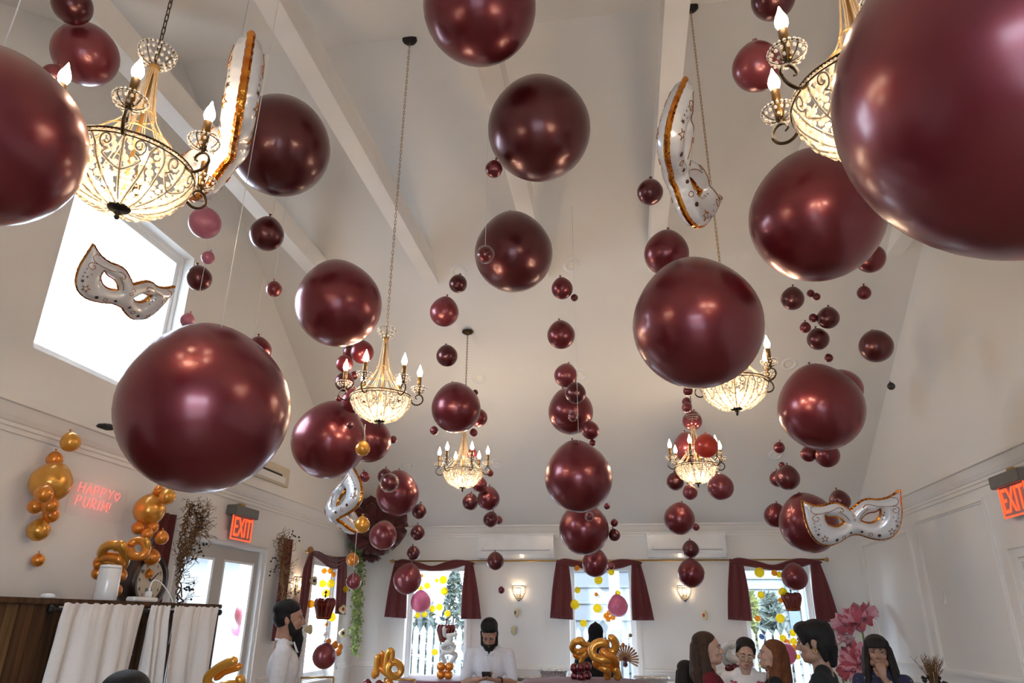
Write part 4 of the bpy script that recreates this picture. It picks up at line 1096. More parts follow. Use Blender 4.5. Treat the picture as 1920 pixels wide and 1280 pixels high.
def make_mask(label, px, py, zc, size, U, Vv, bend=0., cu=0., cv=0.):
    """U, Vv: mask axes given as (right, up, away) of the view; size = half width in metres; (cu,cv) = mask point placed at the pixel"""
    cw = lambda a: (CR*a[0]+CU*a[1]+CF*a[2])
    u = cw(U).normalized(); v = cw(Vv); v = (v-u*v.dot(u)).normalized(); n = u.cross(v)
    def fold(a, b, c):
        if bend:
            k = min(max((.12-a)/.24, 0), 1); be = bend*k*k*(3-2*k)
            ca, sa = math.cos(be), math.sin(be)
            a, c = (a*ca-c*sa if a < .12 else a), (a*sa+c*ca if a < .12 else c)
        return Vector((a, b, c))*size
    t = thing('mask_balloon', label, 'balloon', (0, 0, 0), 0, 'white and gold masquerade mask balloons')
    R3 = Matrix((u, v, n)).transposed()
    t.rotation_euler = R3.to_euler(); t.location = at(px, py, zc)-R3@fold(cu, cv, 0)
    nv = len(_cv)
    for s, nm in ((1, 'front_skin'), (-1, 'back_skin')):
        mb = MB().add([fold(p.x, p.y, s*(T0+h)) for p, h in zip(_cv, _vh)], [f if s > 0 else f[::-1] for f in _tri], True)
        # keep the faces turned outward whichever way the triangulation runs
        o = obj(nm, mb, 'foil_white', t)
        bm = bmesh.new(); bm.from_mesh(o.data)
        bm.normal_update()
        if sum(f.normal.z for f in bm.faces)*s < 0: bmesh.ops.reverse_faces(bm, faces=bm.faces[:])
        bm.to_mesh(o.data); bm.free()
    for loop, nm, grow in ((OUT, 'gold_edge', .026), (EYE, 'eye_lining', .024), (EYL, 'eye_lining', .024)):
        k = len(loop); c = sum(loop, Vector((0, 0)))/k; rows = []
        for z, g in ((T0+.012, -.006), (T0*.55, grow), (-T0*.55, grow), (-T0-.012, -.006)):
            row = []
            for i in range(k):
                d = (loop[(i+1) % k]-loop[i-1]); nn = Vector((d.y, -d.x)).normalized()
                if loop is OUT and (loop[i]-c).dot(nn) < 0 and False: nn = -nn
                wob = .004*math.sin(i*2.7) if loop is OUT else 0
                q = loop[i]+nn*(-(g+wob) if False else (g+wob)*SGN[nm]); row.append(fold(q.x, q.y, z))
            rows.append(row)
        obj(nm, MB().grid(rows, False, True), 'foil_gold', t)
    for s in (1, -1):
        mb = MB(); dk = MB()
        def on(a, b, off=.005): return fold(a, b, s*(T0+mheight(a, b)+off))
        for m_ in (1, -1):
            for pl in FILL:
                c = (sum(p[0] for p in pl)/len(pl), sum(p[1] for p in pl)/len(pl)); b0 = [on(m_*p[0], p[1]) for p in pl]
                dk.add([on(m_*c[0], c[1], .007)]+b0, [(0, i+1, (i+1) % len(pl)+1) for i in range(len(pl))])
            for ln in LINE:
                pp = smoothpath([(a*m_, b, 0) for a, b in ln], 3) if len(ln) < 12 else [Vector((a*m_, b, 0)) for a, b in ln]
                mb.tube([on(p.x, p.y, .002) for p in pp], .006*size, 5)
        for ln in CENT: mb.tube([on(a, b, .002) for a, b in ln], .005*size, 5, True)
        tag(obj('printed_swirls', mb, 'print_gold', t), kind='stuff'); tag(obj('printed_stars', dk, 'print_dark', t), kind='stuff')
    return t
# outline runs clockwise (top, right tip, bottom): outward normal is (-d.y, d.x)
SGN = {'gold_edge': -1, 'eye_lining': 1}
make_mask('white and gold mask balloon seen edge-on beside the near left chandelier', 438, 268, 2.75, .36, (.42, .54, -.73), (-.09, .86, .5), -.45, 0, -.10)
make_mask('white and gold mask balloon floating before the bright gable window', 240, 545, 3.75, .27, (-.55, .44, -.71), (.5, .78, .09), -.5)
make_mask('folded white mask balloon hanging from its tip right of the centre', 1268, 318, 3.4, .36, (-.21, .65, -.73), (.38, .78, .5), .45, 0, -.10)
make_mask('small white mask balloon seen at an angle in the left far corner', 622, 956, 5.9, .36, (.68, .73, 0), (-.57, .50, .64), 1.48)
make_mask('white and gold mask balloon facing the camera at the right', 1596, 970, 5.3, .365, (.985, .13, -.18), (-.13, .99, .05), -.25)

# ================================================================== left wall: neon, clock, cabinet
def neon():
    o = wx(152, 905, XL+.03); r_ = wx(238, 918, XL+.03); lo = wx(150, 946, XL+.03)
    t = thing('neon_sign', 'red-pink neon sign reading HAPPY PURIM with a heart on the left wall', 'sign', (XL, o.y, lo.z))
    Hh = o.z-lo.z; Wd = r_.y-o.y
    obj('clear_backing', MB().bbox((.004, -.06, -.07), (.010, Wd+.05, Hh+.03), .004), 'acrylic', t)
    G = {'H': [[(0, 0), (.12, 1)], [(.62, 0), (.72, 1)], [(.06, .5), (.67, .52)]], 'A': [[(0, 0), (.42, 1), (.66, 0)], [(.17, .38), (.56, .38)]],
         'P': [[(0, 0), (.14, 1), (.55, .95), (.6, .7), (.45, .5), (.08, .48)]], 'Y': [[(.08, 1), (.34, .5), (.7, 1)], [(.34, .5), (.24, 0)]],
         'U': [[(.1, 1), (.02, .3), (.15, 0), (.42, .02), (.58, .3), (.68, 1)]], 'R': [[(0, 0), (.14, 1), (.52, .95), (.56, .68), (.4, .52), (.1, .5), (.58, 0)]],
         'I': [[(.0, 0), (.14, 1)]], 'M': [[(0, 0), (.16, 1), (.38, .3), (.72, 1), (.74, 0)]], '!': [[(.06, .35), (.18, 1)], [(.02, 0), (.03, .08)]],
         '\u2665': [[(.35, .0), (.0, .55), (.12, .88), (.34, .66), (.58, .9), (.72, .6), (.35, .0)]]}
    for row, (word, z0, h, sc, adv) in enumerate((('HAPPY\u2665', Hh*.60, Hh*.46, .125, .82), ('PURIM!', -Hh*.03, Hh*.46, .128, .80))):
        y = .0
        for ch in word:
            mb = MB(); w = Wd*.165
            for st in G[ch]: mb.tube([(.022, y+a*w, z0+b*h-y*.02) for a, b in st], .0032, 7)
            obj('letter' if ch != '\u2665' else 'heart', mb, 'neon', t)
            y += w*(.45 if ch in 'I' else .95)
    pos = Vector((XL+.12, o.y+Wd/2, lo.z+Hh/2)); lamp('neon_lamp', pos, .2, (1, .2, .17), .08)
neon()
c = wx(281, 1089, XL+.15)
ck = thing('wall_clock', 'oval dark wooden wall clock with cream face beside the dark red drape', 'clock', (XL+.12, c.y, c.z))
def ell(ry, rz, x, n=48): return [(x, ry*math.cos(2*PI*i/n), rz*math.sin(2*PI*i/n)) for i in range(n)]
RYc, RZc = .205, .20
obj('frame', MB().grid([ell(RYc*.8, RZc*.8, -.12), ell(RYc, RZc, -.06), ell(RYc, RZc, .03), ell(RYc*.93, RZc*.93, .05), ell(RYc*.78, RZc*.78, .045), ell(RYc*.72, RZc*.72, .03)], True, True), 'clock_wood', ck)
obj('dial', MB().prism(ell(RYc*.74, RZc*.74, .025), (.006, 0, 0)), 'clock_face', ck)
for i in range(12):
    a = PI/2-2*PI*(i+1)/12
    o = link('numeral', text_mesh(str(i+1), .036, .001, 'ink'), ck, (.033, RYc*.60*math.cos(a), RZc*.60*math.sin(a)), (PI/2, 0, PI/2))
for L_, a, w in ((.07, -.75, .006), (.10, .9, .004)): obj('hand', MB().tube([(.036, 0, 0), (.036, L_*math.sin(a), L_*math.cos(a))], w, 6), 'ink', ck)
obj('small_display', MB().box((.031, -.035, -.075), (.035, .035, -.05)), 'lcd', ck)
P_, R_ = sphere_from_pixels(279, 1076, 8.2, None, (0, XL+.16)); put_balloon(P_, R_, 'amber', 'small amber balloon in front of the clock face', 'gold balloons by the clock')
P_, R_ = sphere_from_pixels(285, 1045, 14.5, None, (0, XL+.22)); put_balloon(P_, R_, 'amber', 'amber balloon covering the top of the clock', 'gold balloons by the clock')

# planked cabinet with white curtains
ZC = 1.66
p0, p1 = wz(0, 1117, ZC), wz(404, 1133, ZC)
XC = (p0.x+p1.x)/2; YC1 = p1.y; YC0 = 1.55
cab = thing('cabinet', 'dark rustic plank cabinet with a flat top at the lower left', 'cabinet', (XC, 0, 0))
yq = wx(112, 1150, XC).y
obj('top_board', MB().bbox((-.42, YC0-.02, ZC-.03), (.02, YC1-.04, ZC), .005), 'plank_wood', cab)
y = YC0; i = 0; rp = random.Random(4)
while y < yq-.02:
    w = min(rp.uniform(.07, .13), yq-y)
    obj('plank', MB().bbox((-.025+rp.uniform(-.004, .004), y+.002, .05), (.0, y+w-.002, ZC-.03), .003), rp.choice(['plank_wood', 'plank_wood_light', 'plank_wood']), cab); y += w
obj('header_board', MB().bbox((-.05, yq, ZC-.13), (-.03, YC1, ZC-.045), .003), 'plank_wood', cab)
for yy in (yq+.02, (yq+YC1)/2, YC1-.03): obj('post', MB().bbox((-.06, yy-.03, 0), (-.02, yy+.03, ZC-.045), .004), 'plank_wood', cab)
obj('back_panel', MB().box((-.40, YC0, .05), (-.37, YC1, ZC-.045)), 'plank_wood', cab)
def rod(label, y0, y1):
    t = thing('curtain_rod', label, 'curtain rod', (XC+.035, 0, ZC-.055), 0, 'short black curtain rods on the cabinet')
    obj('rod', MB().tube([(0, y0, 0), (0, y1, 0)], .009, 8), 'black_metal', t)
    for yy in (y0-.015, y1+.015): obj('finial', MB().sph((0, yy, 0), .022, 12, 8), 'black_metal', t)
    for yy in (y0+.03, y1-.03): obj('bracket', MB().box((-.035, yy-.008, -.008), (0, yy+.008, .008)), 'black_metal', t)
q = [wx(x, 1140, XC+.04).y for x in (110, 263, 272, 311, 313, 404)]
rod('black curtain rod on the left half of the cabinet', q[0]-.03, q[1]+.01)
rod('black curtain rod on the right half of the cabinet', q[2]+.02, q[5]+.05)
def curtain(label, y0, y1, seed, flare=.0):
    r = random.Random(seed); n = 46; rows = []
    ph = [r.uniform(0, 6) for _ in range(3)]
    for k in range(18):
        z = ZC-.022-(ZC-.13)*k/17; row = []
        for i in range(n):
            u = i/(n-1); am = .012+.028*min(k/5, 1)
            x = am*(math.sin(u*17+ph[0]+k*.04)+.6*math.sin(u*31+ph[1])+.5*math.sin(u*8+ph[2]-k*.05))+(.006*math.sin(u*90) if k < 2 else 0)
            row.append((XC+.072+x*.75-(.004 if k == 1 else 0), y0+(y1-y0)*u-flare*(k/17)*(1-u), z+.004*math.sin(u*60)*(k == 0)))
        rows.append(row)
    t = thing('curtain', label, 'curtain', (0, 0, 0), 0, 'white curtains on the cabinet')
    solid(obj('fabric', MB().grid(rows), 'white_curtain', t), .004)
    hm = [[(p[0]+.004, p[1], p[2]) for p in rows[3]], [(p[0]+.004, p[1], p[2]-.006) for p in rows[3]]]
    obj('hem_seam', MB().grid(hm), 'white_curtain', t)
curtain('wide white gathered curtain on the left half of the cabinet', q[0], q[1], 1, .12)
curtain('narrow white curtain in the middle of the cabinet', q[2]+.02, q[3]-.01, 2)
curtain('white curtain on the right end of the cabinet', q[3]+.03, q[5]-.01, 3)
# things on the cabinet top
def on_cab(px, dx): 
    d = ray((px, 1118)); X = XC+dx; return Vector((X, d.y/d.x*X, ZC))
c = on_cab(197, -.12)
pu = thing('air_purifier', 'white cylindrical appliance standing on the cabinet top', 'appliance', c)
obj('body', MB().lathe([(0, 0), (.062, 0), (.065, .006), (.061, .195), (.057, .203), (0, .205)], 36), 'plastic_white', pu)
obj('seam_line', MB().lathe([(.0612, .184), (.0622, .184), (.0620, .188), (.0610, .188)], 36), 'plastic_grey', pu)
c = on_cab(90, -.03)
rt = thing('puck_device', 'small round white device lying on the cabinet top at left', 'device', c)
obj('body', MB().lathe([(0, 0), (.030, 0), (.036, .008), (.032, .018), (.018, .024), (0, .025)], 24), 'plastic_white', rt); obj('base', MB().lathe([(0, -.0), (.037, 0), (.037, .004), (0, .004)], 24), 'plastic_grey', rt)
c = on_cab(268, -.06)
ps = thing('power_strip', 'white power strip with a plug and looping cable on the cabinet top', 'power strip', c)
obj('body', MB().bbox((-.03, -.12, 0), (.03, .12, .028), .006), 'plastic_white', ps)
for k in range(4): obj('socket', MB().bbox((-.014, -.095+.05*k, .0275), (.014, -.065+.05*k, .0295), .0005), 'plastic_grey', ps)
obj('plug', MB().bbox((-.016, .035, .028), (.016, .07, .065), .005).tube([(0, .052, .065), (0, .052, .085)], .007, 8), 'plastic_white', ps)
obj('cable', MB().tube(smoothpath([(0, .052, .085), (.0, .075, .13), (.01, .13, .125), (.03, .20, .07), (.06, .235, .0), (.085, .23, -.10), (.088, .225, -.25)], 6), .004, 6), 'plastic_white', ps)

# ================================================================== twisted balloon figures
def tubefig(label, zc, parts, loc=None):
    t = thing('balloon_figure', label, 'balloon figure', (0, 0, 0), 0, 'twisted balloon figures')
    for nm, m, r, path in parts:
        P = [at(p[0], p[1], zc+(p[2] if len(p) > 2 else 0)) for p in path]; rr = r*zc/FPX
        if len(P) == 1: obj(nm, MB().sph(P[0], rr, 20, 14), m, t); continue
        sp_ = smoothpath(P, 8); n = len(sp_)
        obj(nm, MB().tube(sp_, [rr*(min(1, .25+.75*math.sin(min(i, n-1-i, 5)/5*PI/2))) for i in range(n)], 12), m, t)
    return t
def ringp(cx, cy, rx, ry, a0, a1, n=16, dz=.0): return [(cx+rx*math.cos(a0+(a1-a0)*i/n), cy+ry*math.sin(a0+(a1-a0)*i/n), dz*math.sin(i/n*PI*2)) for i in range(n+1)]
zf = (on_cab(215, -.2)-CAM).dot(CF)+.12
tubefig('gold curled balloon figure on the cabinet top beside the clock', zf, [
    ('curl', 'gold', 8.5, ringp(212, 1038, 21, 17, .3, 6.6, 18, .03)), ('curl', 'amber', 8, ringp(205, 1056, 22, 13, 2.6, 6.5, 12, .02)), ('curl', 'gold', 7.5, ringp(226, 1042, 10, 22, -2.6, 2.6, 12, -.04)),
    ('curl', 'amber', 7.5, ringp(259, 1028, 15, 15, -2.9, 3.2, 18, .03)), ('stalk', 'gold', 5.5, [(273, 1008, 0), (278, 1022, 0), (275, 1038, .01)]), ('stalk', 'amber', 7, [(236, 1036, .02), (250, 1043, .02), (270, 1043, .02), (280, 1036, .02)]),
    ('ball', 'amber', 13.5, [(224, 1078)]), ('ball', 'amber', 12.5, [(216, 1107)]), ('ball', 'amber', 12, [(184, 1074, .06)]), ('ball', 'burgundy_dark', 8, [(210, 1092, .05)])])
tubefig('gold bent balloon figure cut off at the bottom left', 3.3, [
    ('curl', 'gold', 8.5, [(446, 1237, 0), (430, 1241, 0), (408, 1253, 0), (391, 1268, 0), (390, 1282, 0), (405, 1290, 0), (425, 1284, 0), (452, 1284, 0)]), ('curl', 'amber', 7.5, [(455, 1247, .05), (436, 1253, .05), (418, 1260, .06), (402, 1274, .06)]),
    ('curl', 'gold', 8, [(442, 1271, -.06), (452, 1275, -.06), (446, 1292, -.03), (430, 1300, 0)])])
def cluster(label, px, py, zc, m, r, n=4):
    pass
tubefig('gold curled balloon figure left of the left end window', 7.0, [
    ('curl', 'gold', 5.5, [(708, 1268, 0), (706, 1250, 0), (707, 1236, 0), (709, 1226, 0)]), ('curl', 'amber', 5.2, [(716, 1262, .03), (716, 1242, .03), (717, 1226, .03), (720, 1222, .03)]), ('curl', 'gold', 5.4, [(722, 1258, 0), (724, 1238, 0), (727, 1224, 0), (733, 1219, 0), (736, 1226, 0), (733, 1240, 0)]),
    ('curl', 'gold', 6.5, ringp(740, 1254, 12, 13, -2.2, 4.2, 18, .03)), ('stalk', 'amber', 6.5, [(702, 1272, .02), (704, 1258, .02), (712, 1252, .02), (726, 1262, .02), (738, 1272, .02)]), ('ball', 'burgundy', 9, [(689, 1282)]), ('ball', 'burgundy', 9, [(711, 1284, -.05)]), ('ball', 'amber', 8, [(730, 1280, .05)])])
tubefig('white twisted balloon figure on a base of four amber balloons', 8.0, [
    ('twist', 'white_latex', 3.6, [(832.5, 1173, 0), (833, 1185, 0), (834, 1194, 0)]), ('twist', 'white_latex', 3.4, [(834, 1191, 0), (845, 1190.5, 0), (858, 1188.5, 0)]), ('twist', 'white_latex', 4.0, [(836, 1192, 0), (846, 1198, -.02), (838, 1203, .02), (834, 1208, 0)]),
    ('twist', 'white_latex', 4.2, ringp(841, 1211, 10, 5, -.5, 5.9, 14, .03)), ('twist', 'white_latex', 4.4, ringp(840, 1218, 9, 4, -.2, 5.0, 12, -.03)), ('twist', 'white_latex', 4.2, [(838, 1221, 0), (829, 1226, 0), (831, 1234, 0), (837, 1243, 0)]), ('twist', 'white_latex', 4.2, [(840, 1221, 0), (853, 1226, 0), (852, 1233, 0), (843, 1243, 0)]),
    ('ball', 'amber', 8.2, [(827, 1249)]), ('ball', 'amber', 8.2, [(843, 1249)]), ('ball', 'amber', 8.2, [(827, 1264, .02)]), ('ball', 'amber', 8, [(841, 1265)]), ('ball', 'amber', 7.6, [(834, 1256, .1)]), ('knot', 'white_latex', 2, [(834, 1257, -.1)])])
tubefig('gold balloon figure on a bunch of small burgundy balloons before the middle window', 6.6, [
    ('curl', 'gold', 6.2, ringp(1084, 1212, 11, 10, .5, 6.0, 16, .03)), ('curl', 'amber', 5.6, [(1076, 1222, .03), (1082, 1230, .03), (1094, 1230, .03), (1101, 1222, .03), (1099, 1212, .03)]), ('curl', 'gold', 5.2, [(1080, 1198, 0), (1090, 1200, -.03), (1097, 1208, -.03), (1106, 1205, 0)]), ('stalk', 'gold', 5, [(1098, 1222, 0), (1092, 1234, 0), (1089, 1246, 0)]),
    ('ball', 'burgundy', 8.2, [(1077, 1252)]), ('ball', 'burgundy', 8.2, [(1101, 1249)]), ('ball', 'burgundy', 8, [(1089, 1251, -.1)]), ('ball', 'burgundy', 8.2, [(1078, 1267)]), ('ball', 'burgundy', 8.2, [(1101, 1266)]), ('ball', 'burgundy', 8.4, [(1090, 1269, -.1)])])
tubefig('tall gold spiral balloon figure before the black hooded person', 6.2, [
    ('curl', 'gold', 7.6, [(1140, 1198, 0), (1148, 1197, 0), (1154, 1206, 0), (1152, 1218, 0), (1143, 1222, 0), (1132, 1222, .02), (1125, 1217, .03)]), ('curl', 'gold', 8.0, [(1142, 1210, .02), (1130, 1204, .02), (1116, 1208, .02), (1110, 1220, .0), (1116, 1232, -.03), (1132, 1236, -.05), (1148, 1238, -.03)]),
    ('curl', 'amber', 8.0, [(1126, 1217, -.02), (1136, 1226, -.04), (1149, 1232, -.04), (1154, 1243, 0), (1145, 1251, .03), (1128, 1249, .03), (1118, 1243, .0), (1124, 1236, -.04)]), ('stalk', 'gold', 7.2, [(1120, 1250, 0), (1136, 1254, -.03), (1139, 1264, 0), (1137, 1274, 0)]), ('stalk', 'gold', 7.2, [(1148, 1250, 0), (1156, 1258, 0), (1158, 1266, 0), (1154, 1274, 0)])])
tubefig('white twisted balloon figure behind the girl with glasses', 7.2, [
    ('twist', 'white_latex', 7, ringp(1377, 1222, 12, 14, -2.6, 3.4, 16, .03)), ('twist', 'white_latex', 6, ringp(1365, 1226, 8, 17, .5, 5.6, 14, .02)), ('ball', 'burgundy', 7.5, [(1366, 1251)]), ('ball', 'burgundy_rosy', 7.5, [(1378, 1251)])])

# ================================================================== burgundy swags
def swag_set():
    y = 0
    def P(px, py, d=0.): q = wy(px, py, 9.52-d); return Vector((q.x+2.5, q.y-9.52, q.z))
    out = []
    def tail(tl, tr, bl, br, seed):
        r = random.Random(seed); rows = []; n = 26; ph = r.uniform(0, 6)
        for k in range(14):
            t = k/13; row = []
            for i in range(n):
                u = i/(n-1); a = P(*tl)*(1-t)+P(*bl)*t; b = P(*tr)*(1-t)+P(*br)*t
                bulge = .012*math.sin(t*PI)*(1 if u > .5 else -1)*abs(u-.5)*2
                q = a+(b-a)*u; q.x += bulge; q.y += -.018-.016*math.sin(u*14+ph+t*1.2)*(.5+t*.6)-.01*math.sin(u*PI)
                row.append(q)
            rows.append(row)
        return MB().grid(rows)
    out.append(('tail', tail((742, 1050), (762, 1054), (722, 1156), (762, 1159), 1)))
    out.append(('tail', tail((873, 1053), (887, 1054), (865, 1160), (903, 1160), 2)))
    rows = []; n = 30
    up_ = smoothpath([(740, 1053, 0), (756, 1048, 0), (785, 1054, 0), (811, 1060.5, 0), (845, 1050, 0), (870, 1050, 0), (890, 1055, 0)], 5)
    lo_ = smoothpath([(742, 1062, 0), (760, 1062, 0), (790, 1067, 0), (815, 1070.5, 0), (850, 1066, 0), (870, 1060, 0), (888, 1058, 0)], 5)
    for k in range(9):
        t = k/8; rows.append([P(a.x*(1-t)+b.x*t, a.y*(1-t)+b.y*t, .02+.035*math.sin(t*PI)+.008*math.sin(t*19)) for a, b in zip(up_, lo_)])
    out.append(('swag', MB().grid(rows)))
    return [(n_, m_.mesh(n_, 'burgundy_cloth')) for n_, m_ in out]
SW = swag_set()
for k, lb in enumerate(('left', 'middle', 'right')):
    t = thing('window_swag', 'burgundy swag curtain with two tails over the %s end wall window' % lb, 'curtain', (-2.5+2.19*k, 9.52, 0), 0, 'burgundy swags on the end wall')
    for n_, m_ in SW: solid(link(n_, m_, t), .006)
def drape(label, px0, px1, ptop, pbot, X, m, seed, skew=0):
    """straight burgundy panel hanging on the left wall between two pixel columns"""
    a, b = wx(px0, ptop, X), wx(px1, ptop, X); zb = wx((px0+px1)/2-skew, pbot, X).z; r = random.Random(seed); n = 24; rows = []; ph = r.uniform(0, 6)
    for k in range(14):
        z = a.z+(zb-a.z)*k/13
        rows.append([(X+.02*math.sin(i/(n-1)*16+ph)*(.6+.4*k/13), a.y+(b.y-a.y)*i/(n-1), z) for i in range(n)])
    t = thing('drape', label, 'curtain'); solid(obj('fabric', MB().grid(rows), m, t), .006); return t
drape('dark red drape panel behind the clock, left of the glazed door', 297, 335, 958, 1140, XL+.08, 'burgundy_drape', 1)
drape('dark red drape panel right of the glazed door behind dried branches', 534, 549, 1008, 1200, XL+.08, 'burgundy_drape', 2, 10)
def wall_swag():
    t = thing('window_swag', 'burgundy swag curtain over the left wall window by the corner', 'curtain', (0, 0, 0), 0, 'burgundy swag on the left wall')
    X = XL+.10
    def tl(pts_l, pts_r, seed):
        rows = []; n = 20
        for k in range(14):
            t_ = k/13*(len(pts_l)-1); i0 = min(int(t_), len(pts_l)-2); f_ = t_-i0
            a = wx(pts_l[i0][0]*(1-f_)+pts_l[i0+1][0]*f_, pts_l[i0][1]*(1-f_)+pts_l[i0+1][1]*f_, X); b = wx(pts_r[i0][0]*(1-f_)+pts_r[i0+1][0]*f_, pts_r[i0][1]*(1-f_)+pts_r[i0+1][1]*f_, X)
            rows.append([a+(b-a)*(i/(n-1))+Vector((.014*math.sin(i*.9+seed), 0, 0)) for i in range(n)])
        return MB().grid(rows)
    solid(obj('tail', tl([(580, 1036), (567, 1066), (563, 1100), (559, 1140), (556, 1165)], [(587, 1038), (586, 1066), (583, 1100), (577, 1140), (572, 1165)], 1), 'burgundy_cloth', t), .006)
    solid(obj('tail', tl([(634, 1045), (631, 1080), (629, 1115), (627, 1150)], [(650, 1046), (650, 1080), (649, 1115), (647, 1152)], 2), 'burgundy_cloth', t), .006)
    solid(obj('swag', tl([(582, 1031), (600, 1034), (618, 1045), (636, 1044), (650, 1043)], [(584, 1038), (601, 1052), (618, 1066), (634, 1066), (650, 1052)], 3), 'burgundy_cloth', t), .006)
    a, b = wx(580, 1034, X), wx(652, 1045, X)
    obj('rod', MB().tube([(X-.02, a.y-.05, a.z), (X-.02, b.y+.02, a.z)], .010, 8), 'brass', t)
    obj('rosette', MB().sph((X+.02, a.y-.02, a.z+.02), .035, 12, 8), 'fan_paper', t)
wall_swag()
def foil_crown(label, P, h):
    t = thing('crown_balloon', label, 'balloon', P, 0, 'burgundy foil crown balloons')
    mb = MB(); n = 40; rows = []
    for z, r in ((-.50, .26), (-.44, .33), (-.30, .36), (-.05, .44), (.18, .52), (.32, .50), (.42, .40), (.40, .2), (.36, .0)):
        rows.append([((r+.035*math.cos(6*2*PI*i/n)*(r > .1))*h*math.cos(2*PI*i/n), (r+.035*math.cos(6*2*PI*i/n)*(r > .1))*h*.55*math.sin(2*PI*i/n), (z+(.05*math.cos(6*2*PI*i/n) if z > .3 else 0))*h) for i in range(n)])
    obj('body', mb.grid(rows, True, True), 'foil_burgundy', t)
    ln = MB()
    for k in range(7):
        a = PI+PI*(k+.5)/7
        ln.tube([((r+.045)*h*math.cos(a), (r+.045)*h*.55*math.sin(a), z*h) for z, r in ((-.44, .33), (-.30, .36), (-.05, .44), (.18, .50))], .012*h, 5)
    ln.tube([(.385*h*math.cos(2*PI*i/24), .385*h*.55*math.sin(2*PI*i/24), -.40*h) for i in range(24)], .02*h, 5, True)
    obj('gold_stripes', ln, 'print_gold', t)
    obj('topper', MB().tube([(0, 0, .36*h), (0, 0, .80*h)], .03*h, 6).sph((0, 0, .56*h), .055*h, 10, 8).sph((0, 0, .72*h), .07*h, 10, 8), 'foil_burgundy', t)
foil_crown('burgundy foil crown balloon with gold stripes in the right end wall window', wy(1485, 1127, 9.4), .22)
foil_crown('burgundy foil crown balloon with gold stripes in the left wall window', wx(608, 1140, XL+.2), .24)
foil_crown('burgundy foil crown balloon behind the white twisted figure', wy(836, 1186, 9.4), .22)

# ================================================================== dried branches, garland, paper flowers
def branches(label, pts, X, seed, n=70, berries=()):
    t = thing('dried_branches', label, 'dried branches', (0, 0, 0), 0, 'dried branch sprays by the glazed door'); r = random.Random(seed); mb = MB()
    P = [wx(a, b, X) for a, b in pts]; sp_ = smoothpath(P, 10)
    for k in range(3): mb.tube([p+Vector((r.uniform(-.02, .02), .03*math.sin(i*.4+k*2), 0)) for i, p in enumerate(sp_)], .006, 5)
    for i in range(n):
        p = sp_[int(r.random()**.8*(len(sp_)-1))].copy(); d = Vector((r.uniform(-.1, .8), r.uniform(-1, 1), r.uniform(-.3, 1.1))).normalized()
        p = p+Vector((r.uniform(-.03, .05), r.gauss(0, .045), r.gauss(0, .03))); L_ = r.uniform(.05, .13); q = p
        path = [p]
        for k in range(3):
            d = (d+Vector((r.uniform(-.5, .5), r.uniform(-.5, .5), r.uniform(-.4, .4)))).normalized(); q = q+d*L_/3; path.append(q)
            if r.random() < .8:
                e = (d+Vector((r.uniform(-.9, .9), r.uniform(-.9, .9), r.uniform(-.7, .7)))).normalized(); mb.tube([q, q+e*L_*.4], .0018, 3, caps=False)
        for v in path: v.x = max(v.x, XL+.02)
        mb.tube(path, [.0024, .0021, .0017, .0012], 4, caps=False)
    tag(obj('twigs', mb, 'twig', t), kind='stuff')
    bb = MB()
    for a, b, k in berries:
        c = wx(a, b, X+.06)
        for i in range(k): bb.sph(c+Vector((r.uniform(-.03, .06), r.uniform(-.06, .06), r.uniform(-.05, .05))), .0095, 8, 6)
    tag(obj('berries', bb, 'berry', t), kind='stuff')
branches('dried brown branches with black berries left of the glazed door', [(338, 1130), (336, 1090), (340, 1050), (342, 1010), (350, 975), (358, 945)], XL+.16, 1, 120, [(365, 960, 4), (362, 972, 6), (372, 980, 5), (368, 1024, 6), (376, 1030, 6), (363, 1046, 4), (345, 1115, 9), (352, 1100, 6)])
branches('arching dried branches over the left leaf of the glazed door', [(340, 1060), (352, 1025), (366, 1000), (374, 980), (370, 960)], XL+.18, 2, 110, [(335, 1064, 6)])
branches('dried branches with berries in front of the drape right of the door', [(527, 1195), (530, 1150), (532, 1110), (529, 1070), (527, 1040), (524, 1008)], XL+.18, 3, 190, [(548, 1004, 5), (560, 1007, 3), (505, 1052, 4), (513, 1060, 6), (500, 1070, 3), (546, 1118, 2)])
gl = thing('leaf_garland', 'green leafy garland hanging down in the left far corner', 'garland', (0, 0, 0)); r = random.Random(8)
gp = smoothpath([wy(x+2, y, 9.2) for x, y in ((664, 1018), (668, 1040), (672, 1060), (671, 1085), (667, 1110), (668, 1140), (667, 1165), (664, 1190), (664, 1228))], 8)
obj('stem', MB().tube(gp, .008, 6), 'stem_green', gl); mb = MB()
for i in range(900):
    p = gp[int(r.random()*(len(gp)-1))]+Vector((r.gauss(0, .035), r.gauss(0, .035), r.gauss(0, .02)))
    d = Vector((r.uniform(-1, 1), r.uniform(-1, 1), r.uniform(-1, .6))).normalized()*r.uniform(.02, .034); e = d.orthogonal().normalized()*.012
    mb.add([p-d, p+e, p+d, p-e], [(0, 1, 2, 3)])
tag(obj('leaves', mb, 'leaf', gl), kind='stuff')
def petal(mb, c, axis, tilt_dir, L_, W_, curl, r, ruffle=.12):
    """curved ruffled petal starting at c, leaning from axis towards tilt_dir"""
    s = axis.cross(tilt_dir).normalized(); rows = []
    for k in range(9):
        t = k/8; a = curl*t; d = axis*math.cos(a)+tilt_dir*math.sin(a); row = []
        for i in range(9):
            u = i/4-1; w = W_*math.sin(min(t*1.25+.12, 1.45))**.9*(1 if t < .95 else .9)
            row.append(c+d*(L_*t)+s*(u*w)+(axis*.35-tilt_dir*.25)*(u*u*w*.5)+axis*(ruffle*L_*t*t*math.sin(u*7+t*3+r)))
        rows.append(row)
    return mb.grid(rows)
